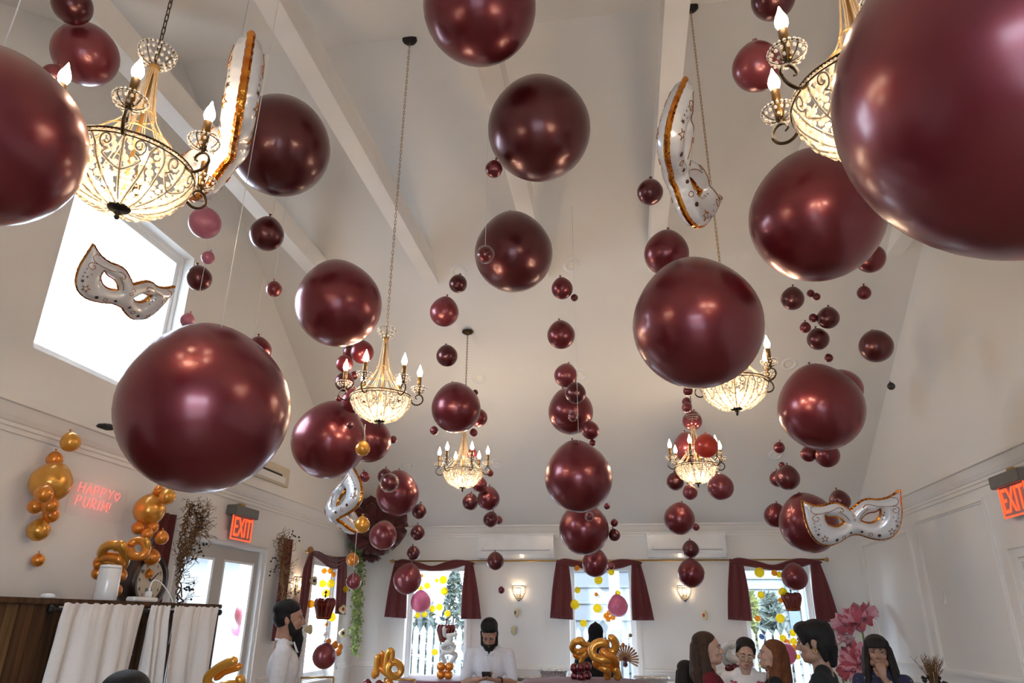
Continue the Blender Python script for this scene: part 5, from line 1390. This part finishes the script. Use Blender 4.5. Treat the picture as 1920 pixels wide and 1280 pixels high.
def big_flower(label, P, axis, size, ms, n, group, stem=None, open_=1.0, ph=0., rows=2):
    t = thing('paper_flower', label, 'flower', (0, 0, 0), 0, group); axis = Vector(axis).normalized(); a0 = axis.orthogonal().normalized(); b0 = axis.cross(a0); k = 0
    for ring_ in range(rows):
        for i in range(n):
            a = 2*PI*(i+.5*ring_)/n+ph; td = a0*math.cos(a)+b0*math.sin(a)
            o = obj('petal', petal(MB(), Vector(P)+td*size*.05, axis, td, size*(1-.22*ring_), size*.42, open_*(1.15-.45*ring_), i*1.7+ring_), ms[(i+ring_) % len(ms)], t); solid(o, .004)
    obj('flower_centre', MB().sph(Vector(P)+axis*size*.12, size*.12, 12, 8), ms[0], t)
    if stem: obj('stem', MB().tube(smoothpath([Vector(P)]+[Vector(s) for s in stem], 8), .012, 8), 'stem_green', t)
big_flower('huge dark red paper flower in the left far corner under the crown moulding', wy(706, 985, 9.2), (.35, -.9, .1), .40, ['rose_dark'], 7, 'dark red paper flowers', None, 1.1)
big_flower('smaller dark red paper flower below the huge one in the left far corner', wy(694, 1022, 9.4), (.1, -.9, -.5), .22, ['rose_dark'], 6, 'dark red paper flowers', None, 1.2)
pf = 'giant pink paper flowers by the right corner'
def fl(px, py, Y): return wy(px, py, Y)
p = fl(1617, 1184, 9.0); big_flower('largest deep pink paper flower above the woman with bangs', p, (-.45, -.35, .8), .30, ['petal_red', 'petal_red', 'petal_pink'], 6, pf, [(p.x+.02, 9.1, .8), (p.x+.02, 9.1, .3), (p.x, 9.1, 0)], .85)
p = fl(1566, 1212, 8.9); big_flower('pale pink paper flower behind the short-haired woman', p, (.2, -.35, .9), .21, ['petal_pink', 'petal_edge'], 6, pf, [(p.x+.05, 8.95, .9), (p.x+.1, 8.95, .4), (p.x+.1, 8.95, 0)], .8, .4)
p = fl(1616, 1250, 8.7); big_flower('pink paper flower left of the face of the woman with bangs', p, (-.75, -.4, .45), .24, ['petal_red', 'petal_pink'], 6, pf, [(p.x+.05, 8.8, .6), (p.x+.05, 8.8, .3), (p.x+.05, 8.8, 0)], .9, .9)
p = wx(1752, 1284, XR-.35)
vs = thing('dried_bouquet', 'dried grass bouquet with dark berries by the right wall', 'bouquet', p); mb = MB(); r = random.Random(3)
for i in range(46):
    d = Vector((r.uniform(-.5, .5), r.uniform(-.6, .6), 1)).normalized(); L_ = r.uniform(.14, .27); path = [Vector((0, 0, -.1)), d*L_*.5, d*L_+Vector((r.uniform(-.03, .03), r.uniform(-.03, .03), 0))]
    mb.tube(path, [.003, .0025, .0015], 4, caps=False)
    for k in range(3): q = path[1].lerp(path[2], k/3); mb.tube([q, q+Vector((r.uniform(-1, 1), r.uniform(-1, 1), r.uniform(.2, 1))).normalized()*.045], .0015, 3, caps=False)
tag(obj('grass', mb, 'twig', vs), kind='stuff'); bb = MB()
for i in range(14): bb.sph((r.uniform(-.08, .08), r.uniform(-.08, .08), r.uniform(.0, .06)), .016, 8, 6)
tag(obj('berries', bb, 'berry', vs), kind='stuff')
obj('vase', MB().lathe([(0, -p.z), (.09, -p.z), (.11, -p.z+.3), (.07, -.2), (.06, -.1), (.055, -.1), (.0, -.25)], 24), 'plastic_white', vs)

# small cream biscuit shaped decorations stuck on the walls
def cookie(label, P, s, nx, m='jam'):
    t = thing('wall_decoration', label, 'decoration', P, 0, 'cream biscuit decorations on the walls')
    n = Vector(nx); q = Vector((0, 0, 1)).rotation_difference(n); t.rotation_euler = q.to_euler()
    out = [(s*(1+.16*math.cos(3*a))*math.cos(a), s*(1+.16*math.cos(3*a))*math.sin(a)) for a in [2*PI*i/30 for i in range(30)]]
    obj('biscuit', MB().grid([[(x*.75, y*.75, 0) for x, y in out], [(x, y, s*.25) for x, y in out], [(x*.85, y*.85, s*.6) for x, y in out], [(x*.4, y*.4, s*.55) for x, y in out], [(x*.02, y*.02, s*.5) for x, y in out]], True, True), 'cookie', t)
    obj('filling', MB().sph((0, 0, s*.5), (s*.42, s*.42, s*.2), 12, 8), m, t)
for px, py, m, lb in ((970, 1148, 'black', 'cream biscuit decoration with a black centre above the man with the phone'), (964, 1181, 'cookie', 'plain cream biscuit decoration just above the phone man shoulder'), (1323, 1153, 'jam', 'cream biscuit decoration with dark red centre right of the right sconce')):
    cookie(lb, wy(px, py, YE-.01), .055, (-.8, -.55, 0), m)
for px, py, m, lb in ((587, 1089, 'black', 'cream biscuit decoration beside the left tail of the left wall swag'), (641, 1142, 'jam', 'cream biscuit decoration with red filling on the right tail of the left wall swag'), (578, 1180, 'cookie', 'cream biscuit decoration by the bearded man nose level'), (641, 1187, 'black', 'cream biscuit decoration with a black bow near the left far corner')):
    cookie(lb, wx(px, py, XL+.14), .05, (.8, -.5, .1), m)
c = wx(1772, 1120, XR)
hk = thing('wall_hook', 'small clear hook strip stuck on the right wall panel', 'hook', c)
obj('strip', MB().bbox((-.008, -.02, -.055), (0, .02, .055), .003), 'plastic_white', hk); obj('hook', MB().tube(smoothpath([(-.006, 0, -.02), (-.012, 0, -.055), (-.03, 0, -.06), (-.034, 0, -.045)], 5), .005, 6), 'plastic_white', hk)

# ================================================================== tables, chairs, buffet
def round_table(label, c, r, z):
    t = thing('round_table', label, 'table', (c.x, c.y, 0), 0, 'round tables under burgundy cloths')
    obj('table_top', MB().lathe([(0, z-.03), (r, z-.03), (r, z-.005), (0, z-.005)], 40), 'plank_wood', t); obj('pedestal', MB().lathe([(.25, 0), (.25, .03), (.05, .06), (.05, z-.03)], 20), 'black_metal', t)
    cl_ = obj('tablecloth', MB().grid([[(k_*(1+(.05*math.sin(9*2*PI*i/72)*f_))*math.cos(2*PI*i/72), k_*(1+(.05*math.sin(9*2*PI*i/72)*f_))*math.sin(2*PI*i/72), zz) for i in range(72)] for k_, zz, f_ in ((.002, z+.002, 0), (r*.6, z+.002, 0), (r*1.005, z, 0), (r*1.02, z-.03, .2), (r*1.04, z-.3, .8), (r*1.07, .03, 1))], True, True), 'table_cloth', None, (c.x, c.y, 0))
    tag(cl_, label.replace('round table', 'tablecloth on the round table'), 'tablecloth', 'burgundy tablecloths')
c = at(834, 1272, 8.05); round_table('burgundy round table under the white twisted figure', c, .52, c.z)
c = at(1098, 1277, 6.4); round_table('burgundy round table under the small burgundy balloon bunch', c, .58, c.z)
def chair():
    t = thing('chiavari_chair', 'chair', 'chair', (0, 0, 0), 0, 'gold bamboo style chairs')
    for x in (-.18, .18): obj('back_post', MB().tube([(x, .20, 0), (x, .19, .45), (x*.98, .24, .92)], .012, 8), 'gold_chair', t); obj('leg', MB().tube([(x, -.18, 0), (x, -.18, .44)], .012, 8), 'gold_chair', t)
    for z in (.92, .84, .58): yy = .24-(.92-z)*.10; obj('back_rail', MB().tube([(-.18, yy, z), (0, yy+.02, z), (.18, yy, z)], .010, 8), 'gold_chair', t)
    for k in range(7): x = -.13+.26*k/6; obj('spindle', MB().tube([(x, .222, .58), (x, .248, .84)], .006, 6), 'gold_chair', t)
    obj('seat', MB().bbox((-.20, -.20, .44), (.20, .20, .475), .012), 'gold_chair', t)
    for a, b in (((-.18, -.18, .2), (.18, -.18, .2)), ((-.18, -.18, .24), (-.18, .2, .24)), ((.18, -.18, .24), (.18, .2, .24))): obj('stretcher', MB().tube([a, b], .007, 6), 'gold_chair', t)
    return t
cp = chair()
for i, (px, py, zc, rz, lb) in enumerate([(598, 1273, 7.3, .5, 'gold chair back beside the bearded man'), (772, 1270, 7.25, 2.9, 'gold chair back at the burgundy round table under the left end window'), (1518, 1279, 7.2, 3.0, 'gold chair back behind the short-haired woman')]):
    o = cp if i == 0 else copy_tree(cp); q = at(px, py, zc); o.location = (q.x, q.y, q.z-.92); o.rotation_euler.z = rz
    tag(o, lb); o.location.z = 0; o.scale = (1, 1, q.z/.92)
bf = thing('buffet_table', 'long white buffet table along the end wall', 'table', (0, 9.25, 0)); zb = wy(1020, 1279, 9.0).z
obj('table_top', MB().bbox((-1.25, -.3, zb-.03), (1.75, .3, zb), .006), 'white_curtain', bf)
for x in (-1.2, 1.7):
    for y in (-.25, .25): obj('leg', MB().tube([(x, y, 0), (x, y, zb-.03)], .02, 8), 'steel', bf)
def tray(label, px, w, h, d=.28):
    x = wy(px, 1270, 9.15).x; t = thing('foil_tray', label, 'tray', (x, 9.17, zb), 0, 'aluminium foil trays on the buffet')
    rows = []
    for k, z in ((.80, 0), (.90, h*.6), (1, h), (1.08, h), (1.08, h-.008)):
        rows.append([(k*w/2*a+.004*math.sin(i_*3), k*d/2*b, z) for i_, (a, b) in enumerate([(-1+2*j/8, -1) for j in range(8)]+[(1, -1+2*j/5) for j in range(5)]+[(1-2*j/8, 1) for j in range(8)]+[(-1, 1-2*j/5) for j in range(5)])])
    obj('pan', MB().grid(rows, False, True), 'foil_tray', t)
    obj('pan_base', MB().box((-.4*w, -.4*d, .001), (.4*w, .4*d, .006)), 'foil_tray', t)
    return t
tray('deep crumpled foil tray left of the middle end window', 1040, .33, .13)
tray('shallow foil tray at the left end of the buffet', 1000, .42, .05)
tray('foil tray right of the middle end window', 1222, .40, .07)
fp = thing('pleated_fan', 'brown and gold pleated paper fan in the middle end window', 'decoration', wy(1172, 1236, 9.3)); s = .155
for i in range(17):
    a = math.radians(-25+215*i/16); d = Vector((math.cos(a), 0, math.sin(a))); e = Vector((-d.z, 0, d.x))*.012
    obj('pleat', MB().add([d*.02-e*.3, d*.02+e*.3, d*s+e+Vector((0, -.03, 0)), d*(s+.012)+Vector((0, -.02, 0)), d*s-e], [(0, 1, 2, 3, 4)]), 'fan_paper', fp)
    solid(fp.children[-1], .004)
obj('hub', MB().sph((0, -.015, 0), .035, 12, 8), 'rose_dark', fp)
obj('tail_drop', MB().lathe([(0, -.09), (.03, -.07), (.025, -.03), (0, 0)], 14), 'rose_dark', fp)

# ================================================================== people
def hand(mb, wrist, d, n, side, curl=(.25, .35, .3), spread=.006, k=1.):
    """palm, four bent fingers and a thumb. d = towards the fingertips, n = out of the palm, side = +1 right hand"""
    w = Vector(wrist); d = Vector(d).normalized(); n = Vector(n); n = (n-d*n.dot(d)).normalized(); l = d.cross(n)*side
    for o in (-.026, -.009, .009, .026): mb.cap(w+d*.012*k+l*o*.5*k, w+d*.080*k+l*o*k, .013*k, .012*k, 8)
    for o, L_, in ((-.029, .072), (-.010, .082), (.010, .077), (.028, .060)):
        p = w+d*.082*k+l*o*k; a = 0; dd = d
        for j, f in enumerate((.42, .32, .26)):
            a += curl[j]; dd = d*math.cos(a)+n*math.sin(a); q = p+dd*L_*f*k; mb.cap(p, q, (.0095-.001*j)*k, (.0088-.001*j)*k, 8); p = q
    b = w+d*.022*k-l*.024*k+n*.006*k; m_ = b+(d*.62-l*.62+n*.45).normalized()*.042*k; e = m_+(d*.85-l*.2+n*.5).normalized()*.034*k
    mb.cap(b, m_, .014*k, .0105*k, 8); mb.cap(m_, e, .0105*k, .0085*k, 8)
def person(label, pos, h, rz, skin, hair, style, top, topm, arms=None, headrot=(0, 0, 0), group=None, sleeve='long', lean=0., fem=True, beard=None, bottom='trouser', extras=(), gender_k=1.):
    """rz: 0 faces +Y. arms: {side: (elbow, wrist, fingerdir, palmnormal, curl)} in body units (1.70 m tall)"""
    s = h/1.70; root = thing('person', label, 'person', pos, rz, group); root.scale = (s, s, s)
    HP = Vector((0, -.005+lean*.30, 1.455)); HR = Euler(headrot, 'XYZ').to_matrix()
    def H(x, y, z): return HP+HR@Vector((x, y, z-1.455))
    HRT = HR.to_4x4()
    sw = .165 if fem else .180
    def T_(x, y, z): return Vector((x, y+lean*max(0, z-.95)*.65, z))
    bm_ = MB()
    # head
    for c, r in (((0, -.002, 1.600), (.073, .094, .100)), ((0, -.022, 1.612), (.076, .088, .090)), ((0, .030, 1.545), (.060, .062, .075)), ((0, .052, 1.505), (.042, .042, .042)), ((0, .074, 1.487), (.022, .020, .018)),
                 ((.036, .060, 1.556), (.026, .026, .026)), ((-.036, .060, 1.556), (.026, .026, .026)), ((.030, .081, 1.612), (.030, .014, .010)), ((-.030, .081, 1.612), (.030, .014, .010)),
                 ((.045, .02, 1.505), (.026, .045, .03)), ((-.045, .02, 1.505), (.026, .045, .03)), ((0, .089, 1.518), (.024, .012, .008)), ((0, .088, 1.506), (.020, .012, .008)),
                 ((.079, -.006, 1.572), (.010, .021, .032)), ((-.079, -.006, 1.572), (.010, .021, .032)), ((.012, .098, 1.548), (.009, .011, .008)), ((-.012, .098, 1.548), (.009, .011, .008))):
        bm_.sph(H(*c), r, 16, 12, HRT)
    bm_.cap(H(0, .090, 1.600), H(0, .110, 1.556), .009, .0135)
    # neck and trunk
    bm_.cap(H(0, -.015, 1.52), T_(0, -.018, 1.38), .052 if fem else .060, .060 if fem else .070)
    bm_.cap(T_(-sw*.72, -.015, 1.375), T_(sw*.72, -.015, 1.375), .050, .050)
    bm_.sph(T_(0, -.005, 1.26), (sw*.86, .098, .155)); bm_.sph(T_(0, 0, 1.06), (.118, .085, .15)); bm_.sph((0, -.005, .93), (.150, .100, .13))
    for q in (-1, 1):
        bm_.cap((q*.085, 0, .90), (q*.095, .01, .50), .080, .054); bm_.cap((q*.095, .01, .50), (q*.098, -.01, .10), .052, .036)
        bm_.cap((q*.098, -.035, .045), (q*.105, .135, .035), .040, .030)
    arms = arms or {}
    A = {}
    for q in (-1, 1):
        sh = T_(q*sw, -.015, 1.365)
        el, wr, fd, pn, cu = arms.get(q, ((q*(sw+.055), -.03, 1.09), (q*(sw+.06), .04, .86), (0, .10, -1), (-q, 0, 0), (.25, .3, .25)))
        A[q] = (sh, Vector(el), Vector(wr)); el = Vector(el); wr = Vector(wr)
        bm_.cap(sh, el, .047, .038); bm_.cap(el, wr, .038, .025); hand(bm_, wr, fd, pn, q, cu)
    blob('body', bm_, skin, root, .0068, 3)
    # face details
    for q in (-1, 1):
        e = obj('eye', MB().sph(H(q*.031, .0795, 1.583), (.0125, .010, .0075), 14, 10, HRT), 'eye_white', root)
        obj('iris', MB().sph(H(q*.031, .0865, 1.583), (.0058, .004, .0058), 10, 8, HRT), 'iris', e)
        obj('eyelid', MB().tube([H(q*.031+x, .0885-abs(x)*.35, 1.5895-x*x*22) for x in (-.015, -.008, 0, .008, .015)], .0026, 6), hair if hair != 'skin' else skin, root)
        obj('eyebrow', MB().tube([H(q*(.016+.008*k), .0975-.0021*k*k, 1.607+.004*math.sin(k)) for k in range(5)], .0036, 6), hair, root)
    obj('lips', MB().sph(H(0, .0935, 1.5165), (.021, .009, .0045), 12, 8, HRT).sph(H(0, .0925, 1.5085), (.018, .009, .005), 12, 8, HRT), 'lip', root)
    # hair
    hb = MB(); X = lambda *a: H(*a)
    def hs_(c, r): hb.sph(X(*c), r, 18, 12, HRT)
    def hc(a, b, r0, r1): hb.cap(X(*a), X(*b), r0, r1)
    vx = .0075
    if style == 'short':
        hs_((0, -.022, 1.649), (.086, .100, .069)); hs_((0, -.040, 1.595), (.083, .070, .080))
        for q in (-1, 1): hc((q*.076, .0, 1.60), (q*.074, .012, 1.56), .014, .010)
    elif style == 'pixie':
        hs_((0, -.020, 1.632), (.092, .106, .088)); hs_((0, -.060, 1.585), (.084, .066, .085)); hs_((0, .045, 1.668), (.074, .066, .045)); hc((0, -.075, 1.54), (0, -.075, 1.46), .055, .030)
        for q in (-1, 1): hc((q*.060, .070, 1.665), (q*.072, .055, 1.58), .024, .012); hc((q*.070, -.04, 1.56), (q*.06, -.05, 1.48), .03, .016)
        rr_ = random.Random(2)
        for i in range(34):
            a = rr_.uniform(PI*.8, 2.2*PI); z = rr_.uniform(-.05, .06); f_ = math.sqrt(1-(z/.09)**2); hc((.084*f_*math.cos(a), -.02+.096*f_*math.sin(a), 1.63+z), (.094*f_*math.cos(a), -.02+.104*f_*math.sin(a), 1.595+z), .013, .007)
    else:
        hs_((0, -.028, 1.650), (.088, .098, .070)); hs_((0, -.045, 1.585), (.084, .072, .088))
        ln = {'long': 1.20, 'bangs': 1.27, 'waves': 1.17, 'tied': 0}[style]
        if style == 'tied':
            hc((0, -.10, 1.60), (.02, -.12, 1.55), .040, .030); hc((.02, -.12, 1.55), (.05, -.10, 1.30), .026, .012)
            for q in (-1, 1): hc((q*.068, .035, 1.64), (q*.078, .0, 1.585), .022, .012)
        else:
            for q in (-1, 1):
                fy = .012 if style == 'bangs' else -.022; hc((q*.066, fy+.016, 1.655), (q*.083, fy, 1.56), .028, .026); hc((q*.083, fy, 1.56), (q*.094, fy+.012, 1.44), .027, .030); hc((q*.094, fy+.012, 1.44), (q*.10, fy+.045, ln+.04), .034, .018)
                hc((q*.078, -.03, 1.60), (q*.098, -.03, 1.44), .036, .042); hc((q*.098, -.03, 1.44), (q*.10, -.04, ln), .042, .024)
            hc((0, -.085, 1.60), (0, -.105, 1.40), .062, .072); hc((-.05, -.095, 1.42), (-.055, -.10, ln), .055, .03); hc((.05, -.095, 1.42), (.055, -.10, ln), .055, .03)
            if style == 'bangs':
                hs_((0, .045, 1.668), (.068, .056, .038))
                for i in range(9): x = -.056+.014*i; hc((x, .074, 1.676), (x*1.06, .098-abs(x)*.25, 1.622), .014, .008)
            if style == 'waves':
                rr_ = random.Random(6)
                for i in range(40):
                    q = rr_.choice((-1, 1)); z = rr_.uniform(ln, 1.56); hc((q*rr_.uniform(.07, .115), rr_.uniform(-.09, .05), z), (q*rr_.uniform(.07, .12), rr_.uniform(-.09, .06), z-.07), .016, .009)
    blob('hair', hb, hair, root, vx, 2)
    if beard:
        bb = MB(); X = lambda *a: H(*a)
        Lb = beard
        bb.sph(X(0, .060, 1.487), (.060, .048, .042), 16, 12, HRT); bb.sph(X(0, .068, 1.455), (.052, .042, .05), 16, 12, HRT)
        for q in (-1, 1): bb.cap(X(q*.071, .010, 1.565), X(q*.058, .040, 1.495), .014, .028); bb.cap(X(q*.006, .100, 1.530), X(q*.030, .085, 1.510), .007, .008)
        if Lb > .05:
            bb.cap(X(0, .072, 1.45), X(0, .078, 1.45-Lb), .048, .020)
            rr_ = random.Random(9)
            for i in range(26): x = rr_.uniform(-.035, .035); bb.cap(X(x, .075+rr_.uniform(-.02, .03), 1.45-rr_.uniform(0, Lb*.5)), X(x*.7, .08+rr_.uniform(-.02, .03), 1.45-Lb*rr_.uniform(.6, 1.12)), .012, .004)
        blob('beard', bb, hair, root, .007, 2)
    # clothes
    tb = MB(); g = .013
    tb.sph(T_(0, -.005, 1.265), (sw*.86+g, .098+g, .150)); tb.sph(T_(0, 0, 1.08), (.124+g, .092+g, .17)); tb.sph((0, 0, .95), (.150+g, .106+g, .14))
    if fem: tb.sph(T_(.07, .075, 1.24), (.062, .052, .062)); tb.sph(T_(-.07, .075, 1.24), (.062, .052, .062))
    tb.cap(T_(-sw*.74, -.017, 1.372), T_(sw*.74, -.017, 1.372), .056, .056); tb.cap(T_(-.06, -.022, 1.41), T_(.06, -.022, 1.41), .050, .050)
    for q in (-1, 1):
        sh, el, wr = A[q]
        if sleeve == 'short': tb.cap(sh, sh.lerp(el, .78), .060, .060)
        else: tb.cap(sh, el, .062, .050); tb.cap(el, el.lerp(wr, .94), .050, .036)
    to = blob(top, tb, topm, root, .009, 4)
    if not fem:
        cb = MB()
        cb.tube([T_(.062*math.cos(a), -.016+.060*math.sin(a), 1.437+.014*math.sin(-a)) for a in [2*PI*i/24 for i in range(24)]], .011, 8, True)
        for q in (-1, 1): cb.hexa([T_(q*.004, .060, 1.418), T_(q*.05, .045, 1.432), T_(q*.052, .052, 1.437), T_(q*.004, .068, 1.424), T_(q*.014, .090, 1.352), T_(q*.058, .070, 1.372), T_(q*.058, .076, 1.376), T_(q*.014, .098, 1.356)][:8])
        obj('collar', cb, topm, to)
        pb = MB().box(T_(-.016, .112, 1.05), T_(.016, .118, 1.33)); obj('button_placket', pb, topm, to)
        for k in range(4): obj('button', MB().sph(T_(0, .121, 1.30-.075*k), (.006, .004, .006), 8, 6), 'plastic_white', to)
    bb2 = MB()
    for q in (-1, 1): bb2.cap((q*.085, 0, .90), (q*.095, .01, .50), .094, .070); bb2.cap((q*.095, .01, .50), (q*.098, -.01, .10), .068, .056)
    bb2.sph((0, -.005, .93), (.158, .110, .12)); blob('trousers', bb2, bottom, root, .012, 3)
    sb = MB()
    for q in (-1, 1): sb.sph((q*.10, .045, .045), (.048, .125, .045))
    obj('shoes', sb, 'black', root)
    return root, H, T_, HRT
def stand(px, py, zc):
    p = at(px, py, zc); return Vector((p.x, p.y, 0)), p.z
D90 = PI/2
# bearded man in profile at the left window
q, h = stand(546, 1135, 5.0)
r0, H, T_, HT = person('bearded man in a white shirt standing in profile before the left wall window', q, h/.985, -D90+.40, 'skin_warm', 'hair_black', 'short', 'shirt', 'shirt_white', fem=False, beard=.15)
obj('kippah', MB().lathe([(0, .0), (.040, -.008), (.062, -.024), (.063, -.026), (.040, -.004), (0, .005)], 20, Matrix.Translation(H(0, -.042, 1.714)) @ HT @ Matrix.Rotation(.25, 4, 'X')), 'black_cloth', r0)
# man looking down at a phone
q, h = stand(919, 1172, 6.4)
arms = {1: ((.232, .02, 1.12), (.075, .235, 1.16), (-.75, .45, .15), (-.1, -.2, 1), (.35, .5, .4)), -1: ((-.232, .02, 1.12), (-.085, .235, 1.155), (.75, .45, .15), (.1, -.2, 1), (.35, .5, .4))}
r1, H, T_, HT = person('man in short-sleeved white shirt looking down at a phone beside the left end window', q, h/.955, PI+.10, 'skin_warm', 'hair_black', 'short', 'shirt', 'shirt_pale', arms, (-.70, 0, 0), sleeve='short', fem=False, beard=.045)
obj('kippah', MB().lathe([(0, .0), (.040, -.008), (.062, -.024), (.063, -.026), (.040, -.004), (0, .005)], 20, Matrix.Translation(H(0, -.040, 1.7155)) @ HT @ Matrix.Rotation(.2, 4, 'X')), 'black_cloth', r1)
obj('wristwatch', MB().lathe([(.031, -.012), (.034, -.012), (.034, .012), (.031, .012)], 20, Matrix.Translation((-.112, .195, 1.149)) @ Vector((.147, .215, .035)).to_track_quat('Z', 'Y').to_matrix().to_4x4()), 'black', r1)
Pm = r1.matrix_basis @ Vector((0, .315, 1.135))
sc_ = r1.scale[0]
ph = thing('smartphone', 'dark smartphone held in both hands of the man in the short-sleeved shirt', 'phone', (0, 0, 0)); bpy.context.view_layer.update()
ph.location = r1.matrix_world @ Vector((0, .305, 1.195)); ph.rotation_euler = (.5, 0, r1.rotation_euler.z)
obj('case', MB().bbox((-.038, -.075, -.005), (.038, .075, .005), .004), 'black', ph); obj('screen', MB().box((-.034, -.070, .0049), (.034, .070, .0056)), 'lcd', ph)
# hooded person in black
q, h = stand(1116, 1171, 7.9)
r2, H, T_, HT = person('person in black hood and robe seen from behind at the middle end window', q, h, .15, 'skin_warm', 'hair_black', 'short', 'robe', 'black_cloth', fem=False)
hb = MB(); hb.sph(H(0, -.02, 1.62), (.098, .115, .108)); hb.cap(H(0, -.03, 1.56), (0, -.03, 1.42), .095, .085)
hb.cap((-.13, -.02, 1.39), (.13, -.02, 1.39), .075, .075); hb.cap((0, -.02, 1.36), (0, -.03, .55), .19, .30); hb.cap((-.16, 0, 1.33), (-.26, 0, .6), .10, .16); hb.cap((.16, 0, 1.33), (.26, 0, .6), .10, .16)
hb.cap(H(.0, -.03, 1.70), H(.0, -.04, 1.738), .03, .012)
blob('hooded_cape', hb, 'black_cloth', r2, .012, 3)
# women at the right
q, h = stand(1328, 1187, 5.0)
r3, H, T_, HT = person('woman with long straight brown hair in a wine red top, in profile facing right', q, h, -D90-.10, 'skin_light', 'hair_brown', 'long', 'sweater', 'wine_cloth', headrot=(.05, 0, -.10))
q, h = stand(1392, 1205, 5.5)
r4, H, T_, HT = person('girl with glasses and tied dark hair in a white top with small red bows', q, h/.98, PI-.10, 'skin_light', 'hair_dark', 'tied', 'top', 'tee_white', headrot=(-.28, -.12, .05))
gb = MB()
for s in (-1, 1):
    gb.tube([H(s*.032+.021*math.cos(a), .103, 1.579+.016*math.sin(a)) for a in [2*PI*i/20 for i in range(20)]], .0034, 6, True); gb.tube([H(s*.053, .101, 1.584), H(s*.082, .0, 1.588)], .0022, 6)
gb.tube([H(-.011, .104, 1.583), H(.011, .104, 1.583)], .0018, 6); obj('glasses', gb, 'pale_gold', r4)
for s in (-1, 1):
    bwm = MB()
    for k in (-1, 1): bwm.sph(T_(s*.115+k*.016, .093, 1.345+.003*k), (.015, .006, .010), 10, 8); bwm.tube([T_(s*.115, .098, 1.342), T_(s*.115+k*.016, .100, 1.322)], .003, 6)
    obj('bow', bwm.sph(T_(s*.115, .100, 1.345), (.005, .006, .006), 8, 6), 'petal_red', r4)
q, h = stand(1447, 1201, 5.2)
r5, H, T_, HT = person('woman with long auburn hair in a dark top leaning in, facing left', q, h, D90-.12, 'skin_light', 'hair_auburn', 'waves', 'sweater', 'charcoal_cloth', headrot=(.12, 0, .12), lean=.12)
q, h = stand(1534, 1166, 4.1)
r6, H, T_, HT = person('woman with short black hair and gold earring in a black jacket, facing left', q, h, D90-.36, 'skin_tan', 'hair_black', 'pixie', 'jacket', 'charcoal_cloth', headrot=(-.10, 0, 0), lean=.10)
for s in (-1, 1): obj('earring', MB().tube([H(s*.086, -.004+.009*math.sin(a), 1.535+.012*math.cos(a)) for a in [2*PI*i/14 for i in range(14)]], .0035, 6, True), 'brass', r6)
q, h = stand(1640, 1193, 5.0)
arms = {-1: ((-.20, .12, 1.15), (-.03, .150, 1.395), (.12, -.02, 1), (0, -1, 0), (.6, 1.0, .8))}
r7, H, T_, HT = person('laughing woman with dark bangs in a navy dotted dress, hand at her mouth', q, h, PI-.38, 'skin_tan', 'hair_dark', 'bangs', 'dress', 'navy_dots', arms, (-.05, 0, .10), sleeve='short')
obj('wristwatch', MB().lathe([(.031, -.014), (.035, -.014), (.035, .014), (.031, .014)], 20, Matrix.Translation((-.055, .146, 1.358)) @ Vector((.17, .03, .245)).to_track_quat('Z', 'Y').to_matrix().to_4x4()), 'steel', r7)
for s in (-1, 1): obj('earring', MB().sph(H(s*.088, .0, 1.53), .008, 10, 8), 'steel', r7)
q, h = stand(1288, 1240, 5.4)
person('person with long dark hair behind the brown-haired woman, mostly hidden', q, h, -.6, 'skin_light', 'hair_dark', 'long', 'jacket', 'black_cloth')
q, h = stand(246, 1263, 2.2)
person('dark-haired person at the lower left, only the crown of the head in view', q, h, .2, 'skin_light', 'hair_black', 'short', 'top', 'black_cloth', fem=False)
